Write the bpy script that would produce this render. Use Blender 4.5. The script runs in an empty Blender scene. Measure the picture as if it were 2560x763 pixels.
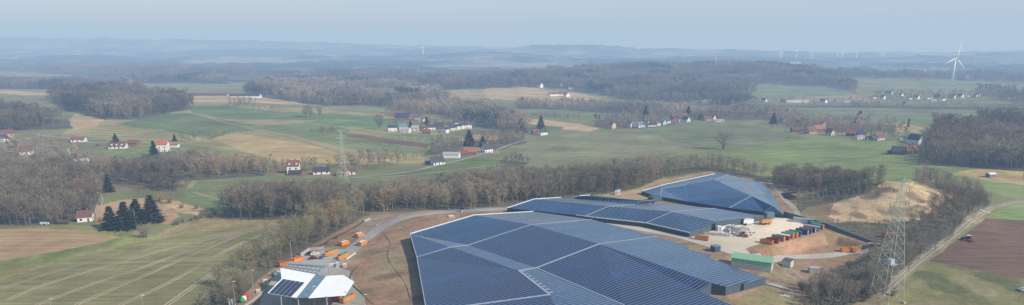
import bpy, math, random
import numpy as np
R=math.radians
rng=np.random.default_rng(7); random.seed(7)
scene=bpy.context.scene; C=scene.collection
F=1708.; TH=R(14.76); CT,ST=math.cos(TH),math.sin(TH); H=100.
# ---------------------------------------------------------------- picture <-> place
def ray(px,py):
    xc=(px-1280)/F; yc=(560-py)/F
    return np.array([xc,CT+yc*ST,-ST+yc*CT])
def P0(px,py,z=0.):
    d=ray(px,py); t=(z-H)/d[2]; return d*t+np.array([0,0,H])
def project(x,y,z):
    dz=z-H; w=y*CT-dz*ST; v=y*ST+dz*CT
    return 1280+F*x/w, 560-F*v/w
# ---------------------------------------------------------------- terrain
def pip(x,y,poly):
    x=np.asarray(x,float); y=np.asarray(y,float); ins=np.zeros(x.shape,bool); n=len(poly)
    for i in range(n):
        x1,y1=poly[i][:2]; x2,y2=poly[(i+1)%n][:2]
        if y1==y2: continue
        c=((y1>y)!=(y2>y)); ins^=c&(x<(x2-x1)*(y-y1)/(y2-y1)+x1)
    return ins
def sdist(x,y,poly):
    d=np.full(np.shape(x),1e9); n=len(poly)
    for i in range(n):
        ax,ay=poly[i][:2]; bx,by=poly[(i+1)%n][:2]; dx,dy=bx-ax,by-ay
        t=np.clip(((x-ax)*dx+(y-ay)*dy)/(dx*dx+dy*dy),0,1)
        d=np.minimum(d,np.hypot(x-ax-t*dx,y-ay-t*dy))
    return np.where(pip(x,y,poly),-d,d)
COLS=np.array([-800,0,320,640,960,1280,1600,1920,2240,2560,3360],float); TC=(COLS-1280)/F
def zpy(py,Y):
    py=np.asarray(py,float); yc=(560-py)/F; return H+Y*(-ST+yc*CT)/(CT+yc*ST)
TAB=[(40,[-6]*11),(120,[-6]*11),
(250,[-8,-8,-8,-5,0,0,0,0,-2,-3,-3]),(350,[-7,-7,-7,-4,0,0,0,0,-1,-2,-2]),(450,[-6,-6,-6,-4,-1,0,0,0,0,0,0]),
(550,[-5,-5,-5,-5,-4,-2,0,0,0,0,0]),(700,[0,0,0,-4,-8,-10,-8,-5,-3,-2,-2]),(850,[2,2,0,-4,-12,-16,-12,-8,-5,-2,0]),
(1050,[6,6,4,-4,-16,-24,-20,-16,-10,-4,0]),(1300,[8,8,8,-2,-16,-28,-25,-22,-14,-8,-4]),
(1600,[-5,-5,-2,-8,-18,-25,-22,-20,-12,-8,-5]),(2000,[-20,-18,-18,-18,-18,-20,-12,-12,-10,-12,-15]),
(2400,[-25,-25,-25,-22,-20,-12,8,10,-10,-18,-20]),
(2800,list(zpy([190,188,186,182,180,183,154,156,196,192,190],2800))),
(3600,[-25]*11),(4300,[-24]*11),
(4800,list(zpy([158,157,157,156,153,153,153,157,158,157,157],4800))),
(5200,list(zpy([148,148,151,152,148,142,142,148,152,148,146],5200))),
(5500,list(zpy([146,147,149,151,147,140,140,146,151,146,144],5500))),
(6200,[-30]*11)]
for _y in (6900,7500): TAB.append((_y,list(zpy([121,123,122,128,126,126,127,134,141,137,130],_y))))
TAB+=[(8100,[-20]*11)]
for _y in (8900,9700): TAB.append((_y,list(zpy([98,97,98,104,110,118,129,136,138,132,123],_y))))
TAB+=[(10800,[-60]*11),(13000,[-160]*11),(24000,[-300]*11),(40000,[-400]*11)]
HB=[(1180,5500,34,150,500),(1010,5500,12,60,400),(1455,7200,56,110,500),(1330,7200,22,60,500),(1640,7200,30,100,500),(1850,7200,26,120,500),(2180,7200,24,100,600),(2330,5500,26,90,400),(2520,5500,38,110,400),(2440,7200,30,110,500),(560,5500,24,110,400),(220,5500,26,130,400),(820,5500,14,90,400),(90,9300,26,260,700),(420,9300,18,160,700),(720,9300,14,130,700),(2000,9300,16,120,700),(2560,9300,34,160,700)]
TY=np.array([r[0] for r in TAB],float); TZ=np.array([r[1] for r in TAB],float)
gt=np.linspace(TC[0],TC[-1],241); gl=np.linspace(math.log(40),math.log(40000),500)
_a=np.array([np.interp(gl,np.log(TY),TZ[:,j]) for j in range(11)])
_g=np.array([np.interp(gt,TC,_a[:,i]) for i in range(len(gl))])      # rows range, cols azimuth
def _blur(a,s,ax):
    k=np.exp(-np.arange(-3*s,3*s+1)**2/(2.*s*s)); k/=k.sum()
    p=np.pad(a,[(3*s,3*s) if i==ax else (0,0) for i in range(2)],mode='edge')
    return np.apply_along_axis(lambda m:np.convolve(m,k,mode='valid'),ax,p)
_g=_blur(_blur(_g,3,0),9,1)
YARD=[P0(*p) for p in [(1500,560),(1620,470),(1800,435),(1960,470),(1995,540),(2075,572),(2060,582),(1985,600),(1920,616),(1880,622),(1800,600),(1680,580)]]
LOW=[P0(*p) for p in [(1892,622),(1930,613),(1985,600),(2060,581),(2100,586),(2210,618),(2190,660),(2120,720),(2000,700),(1960,672),(1930,645)]]
MND=P0(2235,515); MN2=P0(2190,480)
def smooth(a,b,x):
    t=np.clip((x-a)/(b-a),0,1); return t*t*(3-2*t)
def noise2(x,y,s,seed):
    r=np.random.default_rng(seed); o=0
    for k in range(5):
        a=r.uniform(0,6.28); q=r.uniform(.6,1.7)/s; o=o+np.sin(x*math.cos(a)*q+y*math.sin(a)*q+r.uniform(0,6.28))
    return o/2.4
def G(x,y):
    x=np.asarray(x,float); y=np.asarray(y,float)
    yy=np.clip(y,41,39000); t=np.clip(x/yy,gt[0]+1e-6,gt[-1]-1e-6)
    i=(np.log(yy)-gl[0])/(gl[1]-gl[0]); j=(t-gt[0])/(gt[1]-gt[0])
    i0=np.clip(i.astype(int),0,len(gl)-2); j0=np.clip(j.astype(int),0,len(gt)-2); u=i-i0; v=j-j0
    z=(_g[i0,j0]*(1-u)*(1-v)+_g[i0+1,j0]*u*(1-v)+_g[i0,j0+1]*(1-u)*v+_g[i0+1,j0+1]*u*v)
    z=z+noise2(x,y,70,3)*1.3*smooth(560,900,yy)+noise2(x,y,420,5)*10*smooth(3600,6500,yy)+noise2(x,y,110,6)*7*smooth(1700,2100,yy)*(1-smooth(3000,3400,yy))*smooth(-.12,.05,t)+noise2(x,y,130,8)*4*smooth(3000,5000,yy)
    if np.any(yy>3800):
        for hp,hy,hh_,hw,hd in HB: z=z+hh_*np.exp(-((t-(hp-1280)/F)/(hw/F))**2-((yy-hy)/hd)**2)
    near=(yy<720)
    if np.any(near):
        z=z-4.6*(1-smooth(-6,1.5,sdist(x,y,LOW)))*near
        z=z+17*np.exp(-((x-MND[0])/36)**2-((y-MND[1])/34)**2)*near+6*np.exp(-((x-MN2[0])/9)**2-((y-MN2[1])/12)**2)*near
        m=np.exp(-((x-MND[0])/45)**2-((y-MND[1])/40)**2)
        z=z+m*(noise2(x,y,1.6,11)*.7+noise2(x,y,3.4,14)*.9+noise2(x,y,7,12)*1.0)*near
    return z
_ys=np.exp(np.linspace(math.log(150),math.log(30000),1500))
def hit(px,py,ymin=150,ymax=30000):
    d=ray(px,py); t=_ys[(_ys>=ymin)&(_ys<=ymax)]/d[1]; x=d[0]*t; y=d[1]*t; z=H+d[2]*t
    g=z-G(x,y); k=np.where(g<=0)[0]
    if len(k)==0: k=len(t)-1; f=0
    else:
        k=k[0]
        if k==0: f=0
        else: f=g[k-1]/(g[k-1]-g[k]); k=k-1
    tt=t[k]+(t[min(k+1,len(t)-1)]-t[k])*f
    p=d*tt; p[2]=float(G(p[0],p[1])); return p
# ---------------------------------------------------------------- helpers
def tag(o,label=None,cat=None,group=None,kind=None):
    if label: o['label']=label
    if cat: o['category']=cat
    if group: o['group']=group
    if kind: o['kind']=kind
    return o
def empty(name,loc,rz=0.):
    o=bpy.data.objects.new(name,None); C.objects.link(o); o.location=tuple(float(v) for v in loc); o.rotation_euler=(0,0,R(rz)); o.empty_display_size=.5; return o
def thing(name,label,cat,loc,rz=0.,group=None): return tag(empty(name,loc,rz),label,cat,group)
def mesh_np(name,V,Fq,mat,cols=None,smooth_=False,attr='tint'):
    V=np.asarray(V,np.float32); Fq=np.asarray(Fq,np.int32); me=bpy.data.meshes.new(name)
    me.vertices.add(len(V)); me.vertices.foreach_set('co',V.ravel())
    n=Fq.shape[1]; me.loops.add(Fq.size); me.loops.foreach_set('vertex_index',Fq.ravel())
    me.polygons.add(len(Fq)); me.polygons.foreach_set('loop_start',np.arange(len(Fq),dtype=np.int32)*n)
    me.polygons.foreach_set('loop_total',np.full(len(Fq),n,np.int32))
    if smooth_: me.polygons.foreach_set('use_smooth',np.ones(len(Fq),bool))
    if cols is not None:
        a=me.attributes.new(attr,'FLOAT_COLOR','POINT'); c=np.ones((len(V),4),np.float32); c[:,:3]=cols; a.data.foreach_set('color',c.ravel())
    if mat: me.materials.append(mat)
    me.update(calc_edges=True); return me
def obj(name,me,parent=None):
    o=bpy.data.objects.new(name,me); C.objects.link(o)
    if parent: o.parent=parent
    return o
def copy_tree(o,parent=None):
    c=o.copy(); C.objects.link(c); c.parent=parent
    for ch in [x for x in o.children]: copy_tree(ch,c)
    return c
class MB:
    def __init__(s): s.v=[]; s.f=[]
    def add(s,vs,fs):
        b=len(s.v); s.v+= [tuple(float(q) for q in p) for p in vs]; s.f+=[tuple(i+b for i in f) for f in fs]; return s
    def box(s,c,d,rz=0.,taper=1.,top=None):
        x,y,z=[q/2 for q in d]; ca,sa=math.cos(R(rz)),math.sin(R(rz)); vs=[]
        for k in (-1,1):
            tx,ty=(x,y) if k<0 else (x*taper,y*taper)
            for a,b in ((-1,-1),(1,-1),(1,1),(-1,1)):
                X,Y=a*tx,b*ty; vs.append((c[0]+X*ca-Y*sa,c[1]+X*sa+Y*ca,c[2]+k*z))
        return s.add(vs,[(3,2,1,0),(4,5,6,7),(0,1,5,4),(1,2,6,5),(2,3,7,6),(3,0,4,7)])
    def tube(s,a,b,r0,r1=None,n=6,cap=True):
        a=np.array(a,float); b=np.array(b,float); r1=r0 if r1 is None else r1; d=b-a; L=np.linalg.norm(d)
        if L<1e-9: return s
        d/=L; u=np.cross(d,[0,0,1.]); 
        if np.linalg.norm(u)<1e-3: u=np.cross(d,[1.,0,0])
        u/=np.linalg.norm(u); w=np.cross(d,u); vs=[]
        for p,r in ((a,r0),(b,r1)):
            for k in range(n):
                q=2*math.pi*k/n; vs.append(p+r*(math.cos(q)*u+math.sin(q)*w))
        fs=[(k,(k+1)%n,n+(k+1)%n,n+k) for k in range(n)]
        if cap: fs+=[tuple(range(n-1,-1,-1)),tuple(range(n,2*n))]
        return s.add(vs,fs)
    def bar(s,a,b,w,h):
        a=np.array(a,float); b=np.array(b,float); d=b-a; d/=max(1e-9,np.linalg.norm(d)); u=np.cross(d,[0,0,1.])
        if np.linalg.norm(u)<1e-3: u=np.array([1.,0,0])
        u/=np.linalg.norm(u); k=np.cross(u,d); vs=[p+sx*u*w/2+sy*k*h/2 for p in (a,b) for sx,sy in ((-1,-1),(1,-1),(1,1),(-1,1))]
        return s.add(vs,[(3,2,1,0),(4,5,6,7),(0,1,5,4),(1,2,6,5),(2,3,7,6),(3,0,4,7)])
    def prism(s,prof,y0,y1,axis='x'):
        # prof: list of (a,z); extruded along y
        n=len(prof); vs=[(a,y0,z) for a,z in prof]+[(a,y1,z) for a,z in prof]
        if axis=='y': vs=[(y,x,z) for x,y,z in vs]
        fs=[(k,(k+1)%n,n+(k+1)%n,n+k) for k in range(n)]+[tuple(range(n-1,-1,-1)),tuple(range(n,2*n))]
        return s.add(vs,fs)
    def wheel(s,c,r,w,axis='y',n=14):
        c=np.array(c,float); d=np.array([0,w/2,0]) if axis=='y' else np.array([w/2,0,0]); return s.tube(c-d,c+d,r,r,n)
    def build(s,name,mat,parent=None,sm=False,bevel=0):
        me=bpy.data.meshes.new(name); me.from_pydata(s.v,[],s.f); me.materials.append(mat); me.validate(); 
        import bmesh
        bm=bmesh.new(); bm.from_mesh(me); bmesh.ops.recalc_face_normals(bm,faces=bm.faces[:])
        if bevel: bmesh.ops.bevel(bm,geom=bm.edges[:],offset=bevel,segments=1,affect='EDGES')
        bm.to_mesh(me); bm.free()
        if sm: me.polygons.foreach_set('use_smooth',np.ones(len(me.polygons),bool))
        return obj(name,me,parent)
def part(name,mat,parent,fn,**k):
    m=MB(); fn(m); return m.build(name,mat,parent,**k)
# ---------------------------------------------------------------- materials
def nodes(name):
    m=bpy.data.materials.new(name); m.use_nodes=True; t=m.node_tree; b=t.nodes['Principled BSDF']; return m,t,b
def lk(t,a,b): t.links.new(a,b)
MATS={}
def M(name,col=None,rough=.7,var=.18,scale=.6,metal=0.,spec=.4):
    if name in MATS: return MATS[name]
    m,t,b=nodes(name); N=t.nodes.new
    tc=N('ShaderNodeTexCoord'); nz=N('ShaderNodeTexNoise'); nz.inputs['Scale'].default_value=scale; nz.inputs['Detail'].default_value=6; nz.inputs['Roughness'].default_value=.65
    lk(t,tc.outputs['Object'],nz.inputs['Vector'])
    mr=N('ShaderNodeMapRange'); mr.inputs[1].default_value=.3; mr.inputs[2].default_value=.7; mr.inputs[3].default_value=1-var; mr.inputs[4].default_value=1+var
    lk(t,nz.outputs['Fac'],mr.inputs[0])
    vm=N('ShaderNodeVectorMath'); vm.operation='SCALE'; vm.inputs[0].default_value=col; lk(t,mr.outputs[0],vm.inputs['Scale'])
    lk(t,vm.outputs[0],b.inputs['Base Color']); b.inputs['Roughness'].default_value=rough; b.inputs['Metallic'].default_value=metal
    b.inputs['Specular IOR Level'].default_value=spec
    MATS[name]=m; return m
def ground_mat(name,fine=.12,mid=.14,big=.12,stripe=0.,sdir=0.,sscale=.3,s1=.9,s2=.09,s3=.012,bump=0.):
    if name in MATS: return MATS[name]
    m,t,b=nodes(name); N=t.nodes.new
    at=N('ShaderNodeAttribute'); at.attribute_name='tint'; tc=N('ShaderNodeTexCoord'); fac=None
    def mulf(sock,amt):
        nonlocal fac
        mr=N('ShaderNodeMapRange'); mr.inputs[1].default_value=.3; mr.inputs[2].default_value=.7; mr.inputs[3].default_value=1-amt; mr.inputs[4].default_value=1+amt; lk(t,sock,mr.inputs[0])
        if fac is None: fac=mr.outputs[0]
        else:
            q=N('ShaderNodeMath'); q.operation='MULTIPLY'; lk(t,fac,q.inputs[0]); lk(t,mr.outputs[0],q.inputs[1]); fac=q.outputs[0]
    hues=None
    for sc,am,de in ((s1,fine,3),(s2,mid,5),(s3,big,4)):
        nz=N('ShaderNodeTexNoise'); nz.inputs['Scale'].default_value=sc; nz.inputs['Detail'].default_value=de; nz.inputs['Roughness'].default_value=.7; lk(t,tc.outputs['Object'],nz.inputs['Vector']); mulf(nz.outputs['Fac'],am)
        if sc==s2: hues=nz
    if stripe:
        mp=N('ShaderNodeMapping'); mp.inputs['Rotation'].default_value=(0,0,R(-sdir)); mp.inputs['Scale'].default_value=(sscale*.06,sscale,sscale); lk(t,tc.outputs['Object'],mp.inputs['Vector'])
        nz=N('ShaderNodeTexNoise'); nz.inputs['Scale'].default_value=1; nz.inputs['Detail'].default_value=2; lk(t,mp.outputs[0],nz.inputs['Vector']); mulf(nz.outputs['Fac'],stripe)
    vm=N('ShaderNodeVectorMath'); vm.operation='SCALE'; lk(t,at.outputs['Color'],vm.inputs[0]); lk(t,fac,vm.inputs['Scale'])
    hs=N('ShaderNodeHueSaturation'); lk(t,vm.outputs[0],hs.inputs['Color'])
    mr=N('ShaderNodeMapRange'); mr.inputs[1].default_value=.3; mr.inputs[2].default_value=.7; mr.inputs[3].default_value=.484; mr.inputs[4].default_value=.516; 
    n4=N('ShaderNodeTexNoise'); n4.inputs['Scale'].default_value=s2*.7; n4.inputs['Detail'].default_value=4; mp2=N('ShaderNodeMapping'); mp2.inputs['Location'].default_value=(331,77,5); lk(t,tc.outputs['Object'],mp2.inputs['Vector']); lk(t,mp2.outputs[0],n4.inputs['Vector']); lk(t,n4.outputs['Fac'],mr.inputs[0]); lk(t,mr.outputs[0],hs.inputs['Hue'])
    lk(t,hs.outputs[0],b.inputs['Base Color']); b.inputs['Roughness'].default_value=.95; b.inputs['Specular IOR Level'].default_value=.1
    MATS[name]=m; return m
GM_FIELD=ground_mat('field_ground',.12,.13,.12,.2,32,.35)
GM_SOIL=ground_mat('rough_soil',.22,.24,.12,s1=.5,s2=.08)
GM_GRASS=ground_mat('rough_grass',.2,.26,.14,s1=.5,s2=.07)
GM_PLOUGH=ground_mat('ploughed_soil',.22,.10,.08,.25,-4,.7,s1=1.1)
GM_GRAVEL=ground_mat('gravel',.08,.10,.08,s1=1.2)
GM_FAR=ground_mat('far_land',.05,.12,.18,s1=.05,s2=.012,s3=.003)
# ---------------------------------------------------------------- ground sheet, painted by what grows there
GRN=(.066,.105,.036); GRN2=(.088,.118,.048); DUL=(.110,.118,.060); BEI=(.215,.168,.098); TAN=(.24,.18,.115); PLO=(.082,.056,.043); DRY=(.185,.15,.078)
SOIL=(.158,.108,.074); GRV=(.34,.305,.26); ASP=(.19,.185,.18); WFL=(.074,.068,.045); SCR=(.115,.095,.058)
REG=[] # name,label,category,color,material,polygon
def reg(name,label,cat,col,mat,poly): REG.append((name,label,cat,col,mat,poly))
reg('ground','rolling farmland sheet reaching to the hazy horizon','ground',DUL,GM_FAR,None)
# far fields
reg('field','orange beige bare field on the left before the far woods','field',TAN,GM_FIELD,[(60,197),(150,193),(300,191),(345,198),(420,205),(200,207),(90,205)])
reg('field','pale grey green field behind the left wood','field',DUL,GM_FIELD,[(375,208),(580,212),(620,205),(640,215),(560,225),(480,232),(380,218)])
reg('field','pale tan strip left of the hilltop wood','field',TAN,GM_FIELD,[(0,225),(60,228),(140,234),(150,240),(60,238),(0,234)])
reg('field','light green strip at the far left edge','field',DUL,GM_FIELD,[(0,182),(60,181),(170,187),(190,193),(60,196),(0,190)])
reg('field','tan field before the long red roofed barns','field',BEI,GM_FIELD,[(470,242),(560,238),(660,242),(790,260),(760,266),(640,256),(480,254)])
reg('field','grey green field under the central woods','field',DUL,GM_FIELD,[(660,258),(800,264),(960,268),(980,276),(900,290),(760,290),(700,272)])
reg('field','tan stubble field on the slope right of the central woods','field',BEI,GM_FIELD,[(1190,230),(1220,222),(1310,218),(1450,234),(1560,258),(1600,262),(1560,268),(1440,258),(1230,248)])
reg('meadow','meadow slope with hedges below the central woods','meadow',DRY,GM_FIELD,[(1105,230),(1200,225),(1230,250),(1160,262),(1110,250)])
reg('field','bright green field behind the tree line left of the second village','field',GRN2,GM_FIELD,[(1210,282),(1290,272),(1440,274),(1560,286),(1570,296),(1440,305),(1290,292)])
reg('field','pink tan ploughed strip below the bright green field','field',TAN,GM_FIELD,[(1205,278),(1300,284),(1310,294),(1450,310),(1500,322),(1470,330),(1400,322),(1290,304),(1240,292)])
reg('field','dark green field above the white house with conifers','field',GRN,GM_FIELD,[(1300,308),(1410,318),(1400,328),(1300,324)])
reg('field','green hillside field in front of the dark hill wood','field',(.085,.125,.06),GM_FIELD,[(1868,217),(1960,214),(2080,219),(2130,232),(2060,240),(1990,244),(1880,243)])
reg('field','brown bare field behind the row of small houses','field',(.16,.125,.085),GM_FIELD,[(1980,245),(2060,241),(2150,238),(2240,258),(2230,266),(2120,252),(1990,256)])
reg('field','green hill slope right of the hill wood','field',DUL,GM_FIELD,[(2110,192),(2160,195),(2260,210),(2400,215),(2470,232),(2470,246),(2330,250),(2180,235),(2140,225)])
reg('field','bright green field around the big wind turbine','field',GRN2,GM_FIELD,[(2220,198),(2380,203),(2560,210),(2560,226),(2450,222),(2300,210)])
reg('field','long blue green field behind the right village','field',(.085,.12,.058),GM_FIELD,[(1810,276),(2560,279),(2560,300),(2330,312),(2240,306),(1900,296),(1810,290)])
reg('meadow','dry meadow by the dark post right of the village','meadow',DRY,GM_GRASS,[(2150,310),(2240,308),(2310,318),(2300,332),(2200,328)])
# middle fields
reg('field','pale field around the left hill','field',(.150,.138,.072),GM_FIELD,[(150,345),(180,310),(270,298),(480,272),(640,262),(960,285),(1000,300),(960,320),(1090,330),(1180,345),(1250,360),(1250,385),(1130,385),(1060,372),(1060,410),(940,408),(700,405),(600,378),(480,362),(330,352)])
reg('field','tan field corner beside the left hill wood','field',BEI,GM_FIELD,[(160,310),(190,285),(260,300),(240,318),(180,325)])
reg('field','dark green drilled field on the left hill','field',GRN,GM_FIELD,[(290,312),(380,287),(470,283),(560,300),(690,322),(590,330),(530,348),(460,336)])
reg('field','green field below the long barns','field',GRN,GM_FIELD,[(470,266),(570,264),(700,280),(960,290),(960,300),(800,300),(700,300),(560,299),(480,281)])
reg('field','grassy green field in front of the big farm','field',(.07,.125,.04),GM_FIELD,[(780,302),(950,296),(1060,300),(1090,318),(960,326),(820,312)])
reg('field','drilled grey green field left of the brown strip','field',GRN2,GM_FIELD,[(600,318),(800,304),(880,325),(860,336),(760,345),(660,325)])
reg('field','light brown fallow field above the small left pylon','field',(.215,.17,.09),GM_FIELD,[(530,347),(585,331),(770,362),(880,388),(1010,398),(930,412),(700,405),(610,378)])
reg('field','green striped field below the brown strip','field',GRN2,GM_FIELD,[(760,345),(862,338),(1060,372),(1050,385),(900,378),(820,360)])
reg('field','green field below the white houses','field',GRN2,GM_FIELD,[(900,333),(1090,338),(1170,352),(1110,362),(1070,362)])
reg('field','dark brown ploughed strip across the green slope','field',PLO,GM_FIELD,[(855,333),(900,335),(1080,362),(1060,370),(960,356),(870,342)])
reg('meadow','dry pale meadow behind the round conifer','meadow',BEI,GM_GRASS,[(1150,350),(1200,335),(1260,338),(1250,352),(1180,358)])
reg('field','grey green field with curved pale tramlines in the centre','field',(.115,.122,.068),GM_FIELD,[(1250,392),(1340,352),(1440,333),(1560,330),(1640,342),(1720,362),(1640,390),(1500,405),(1300,412)])
reg('field','dark grey green field with the lone tree','field',(.088,.107,.058),GM_FIELD,[(1590,322),(1700,308),(1800,304),(1900,318),(2010,345),(1900,360),(1780,370),(1690,355),(1620,335)])
reg('field','broad bright green field in front of the right village','field',(.10,.14,.045),GM_FIELD,[(1640,399),(1690,384),(1790,372),(1960,352),(2100,346),(2240,352),(2300,400),(2400,425),(2560,440),(2560,505),(2480,480),(2420,470),(2200,455),(1920,452),(1780,425)])
reg('meadow','dry tan meadow around the small shed on the right','meadow',(.21,.17,.085),GM_GRASS,[(2370,432),(2440,424),(2560,424),(2560,462),(2470,452)])
reg('field','green field inside the road bend in the middle','field',(.072,.105,.042),GM_FIELD,[(820,475),(880,445),(1000,433),(1100,414),(1180,394),(1260,400),(1300,425),(1290,440),(1100,472),(900,500)])
reg('field','green field with pale wheel tracks left of the copse','field',(.085,.118,.048),GM_FIELD,[(445,470),(500,450),(640,441),(800,437),(790,470),(640,495),(575,518),(520,523),(470,495)])
reg('meadow','lawn around the red roofed farmhouses on the left','meadow',(.085,.12,.045),GM_GRASS,[(200,365),(290,360),(420,372),(470,372),(440,395),(330,400),(200,385)])
reg('scrub_ground','brown scrubby valley floor on the left','scrub ground',SCR,GM_GRASS,[(-200,345),(0,340),(150,345),(230,380),(330,400),(450,392),(560,400),(690,412),(800,420),(900,438),(800,440),(640,442),(500,452),(445,475),(350,480),(240,470),(0,470),(-200,470)])
reg('field','reddish bare field behind the four spruces','field',(.22,.155,.105),GM_FIELD,[(238,535),(245,515),(300,500),(370,494),(425,520),(450,540),(420,560),(240,560)])
reg('scrub_ground','tan slope beside the reddish bare field','scrub ground',(.25,.19,.115),GM_GRASS,[(395,500),(450,505),(512,522),(490,540),(440,530)])
reg('meadow','green verge between the left fields','meadow',(.125,.135,.052),GM_GRASS,[(-200,575),(0,572),(180,562),(330,575),(390,590),(440,588),(340,610),(150,655),(0,705),(-200,740)])
reg('field','orange beige stubble field on the left edge','field',(.20,.147,.088),GM_FIELD,[(-200,590),(0,573),(70,568),(180,575),(300,593),(250,607),(150,627),(0,652),(-200,690)])
reg('meadow','dry grass headland above the striped field','meadow',(.15,.128,.07),GM_GRASS,[(380,595),(410,572),(500,547),(560,541),(740,545),(760,560),(640,566),(520,575),(440,590)])
reg('field','large green brown field with curving pale wheel tracks','field',(.112,.110,.056),GM_FIELD,[(-200,800),(-200,745),(0,700),(150,657),(330,611),(520,575),(640,565),(760,560),(660,620),(570,690),(520,760),(500,800)])
# right side
reg('meadow','mottled green and tan meadow in the lower right corner','meadow',(.118,.118,.055),GM_GRASS,[(2130,800),(2200,745),(2300,660),(2330,652),(2560,690),(2700,700),(2700,800)])
reg('field','brown ploughed field with the tractor','field',PLO,GM_PLOUGH,[(2322,652),(2400,595),(2465,545),(2560,552),(2700,560),(2700,712),(2560,697)])
reg('field','bright green field corner on the right edge','field',(.10,.16,.045),GM_FIELD,[(2465,543),(2500,522),(2560,506),(2700,495),(2700,558),(2560,551)])
reg('scrub_ground','brown brush floor under the right hedge belt','scrub ground',SCR,GM_GRASS,[(1980,545),(1925,460),(2100,458),(2420,478),(2480,500),(2430,548),(2300,650),(2190,748),(2100,800),(1960,800),(2000,720),(2160,650),(2205,610),(2070,570)])
reg('mound','dry tan landfill mound with grass and earth','mound',(.275,.215,.14),GM_GRASS,[(2085,510),(2140,482),(2215,452),(2290,462),(2390,488),(2350,515),(2295,552),(2215,572),(2140,570),(2070,552)])
# the plant
reg('soil','bare orange brown soil around the halls','soil',SOIL,GM_SOIL,[(560,800),(640,700),(690,655),(800,600),(880,555),(940,535),(1260,515),(1450,495),(1600,468),(1660,448),(1790,428),(1940,452),(1995,538),(2080,572),(2200,608),(2170,645),(2000,760),(1980,800)])
reg('soil','grey stony verge along the outside of the site road','soil',(.155,.125,.105),GM_SOIL,[(890,562),(960,540),(1100,522),(1270,512),(1290,522),(1130,525),(1020,536),(955,566),(905,590)])
reg('meadow','dry grass bank beside the back hall','meadow',(.185,.15,.095),GM_GRASS,[(1480,490),(1600,466),(1660,448),(1790,430),(1700,448),(1605,476),(1640,495),(1600,500),(1540,498)])
reg('meadow','sparse dry grass at the right end of the big hall','meadow',(.13,.108,.062),GM_GRASS,[(1820,800),(1850,740),(1930,700),(2000,745),(2010,800)])
reg('gravel_yard','pale gravel yard between the halls and the container row','yard',GRV,GM_GRAVEL,[(1650,575),(1740,590),(1800,570),(1880,552),(1930,545),(1975,545),(2060,563),(2060,575),(1985,590),(1900,610),(1868,622),(1880,640),(1800,622),(1700,592)])
reg('soil','orange brown bank below the container row','soil',(.17,.115,.073),GM_SOIL,[(1868,624),(1900,612),(1985,594),(2070,574),(2180,612),(2110,632),(2000,640),(1900,643)])
reg('asphalt_yard','grey asphalt around the recycling station','yard',ASP,GM_GRAVEL,[(640,800),(660,735),(700,660),(765,632),(830,622),(880,628),(858,650),(848,668),(880,680),(884,705),(905,735),(920,800)])
# stuff below woods is painted in pixel-polygons too
WFP=[]
def woodfloor(poly): WFP.append(poly)
# ---------------------------------------------------------------- woods (ground outlines)
W=[] # name,label,poly,spacing,height,kind,tint
GB=(.395,.335,.24); RB=(.365,.29,.215); OL=(.36,.32,.205); DK=(.275,.24,.18); GY=(.46,.42,.335)
def wood(*a): W.append(a)
wood('woodland','bare beech wood filling the left edge behind the house','wood',[(-200,570),(0,562),(130,560),(205,550),(238,525),(243,480),(228,455),(150,440),(0,445),(-200,450)],6.0,19,'near',GB)
wood('woodland','mixed bare trees in the valley left of the farmhouses','wood',[(-200,445),(0,440),(225,445),(235,405),(190,372),(100,362),(0,372),(-200,360)],11.5,10.5,'mid',GY)
wood('woodland','bare trees and bushes along the stream below the red roofed house','wood',[(245,452),(330,472),(440,480),(450,452),(660,440),(668,415),(560,400),(470,380),(445,388),(460,402),(250,440)],6.5,12,'mid',GB)
wood('woodland','dense bare copse in the middle of the left fields','wood',[(556,546),(640,550),(750,548),(872,536),(870,500),(760,490),(640,500),(575,515)],5.2,15,'near',RB)
wood('woodland','long bare wood belt behind the landfill halls','wood',[(872,534),(1000,530),(1260,518),(1440,494),(1600,470),(1660,446),(1650,428),(1500,442),(1300,456),(1100,482),(900,505)],4.7,12.5,'near',GB)
wood('woodland','bare trees behind the back hall','wood',[(1660,444),(1780,428),(1900,455),(1905,440),(1780,410),(1660,425)],5.5,11,'near',GB)
wood('woodland','bare hedge belt along the left bank of the site','wood',[(500,800),(570,800),(640,700),(760,625),(860,568),(930,535),(870,525),(760,562),(650,625),(560,690),(490,770)],4.6,11,'near',OL)
wood('woodland','row of bare trees behind the mound','wood',[(1922,464),(2100,472),(2195,474),(2190,457),(2100,448),(1935,446)],4.0,10.5,'near',GB)
wood('woodland','bare trees right behind the mound','wood',[(2290,458),(2330,468),(2440,494),(2430,472),(2300,450)],4.0,10,'near',GB)
wood('woodland','bare hedge belt between mound and farm track','wood',[(2010,800),(2130,765),(2205,722),(2297,645),(2425,554),(2480,506),(2440,480),(2380,498),(2280,570),(2200,622),(2140,690),(2020,778)],4.1,8,'near',DK)
wood('brushwood','low brown brush left of the mound','brush',[(1990,540),(2020,520),(2140,490),(2200,466),(2080,472),(1990,498)],4.2,4.5,'near',GB)
wood('brushwood','low brush along the foot of the mound','brush',[(2060,562),(2130,555),(2220,560),(2290,548),(2230,600),(2200,608)],4.0,3.5,'near',OL)
wood('woodland','large dark bare wood at the right edge','wood',[(2296,412),(2400,418),(2560,428),(2760,440),(2760,325),(2560,322),(2460,327),(2380,336),(2330,352),(2305,385),(2290,400)],7.5,20,'mid',DK)
wood('woodland','dark hilltop wood on the left','wood',[(262,300),(350,297),(482,273),(470,256),(340,240),(150,228),(125,258),(180,280)],8,19,'mid',DK)
wood('woodland','second dark wood left of the hilltop wood','wood',[(-150,328),(0,326),(110,324),(182,322),(170,300),(110,296),(0,270),(-150,268)],8,18,'mid',DK)
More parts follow.
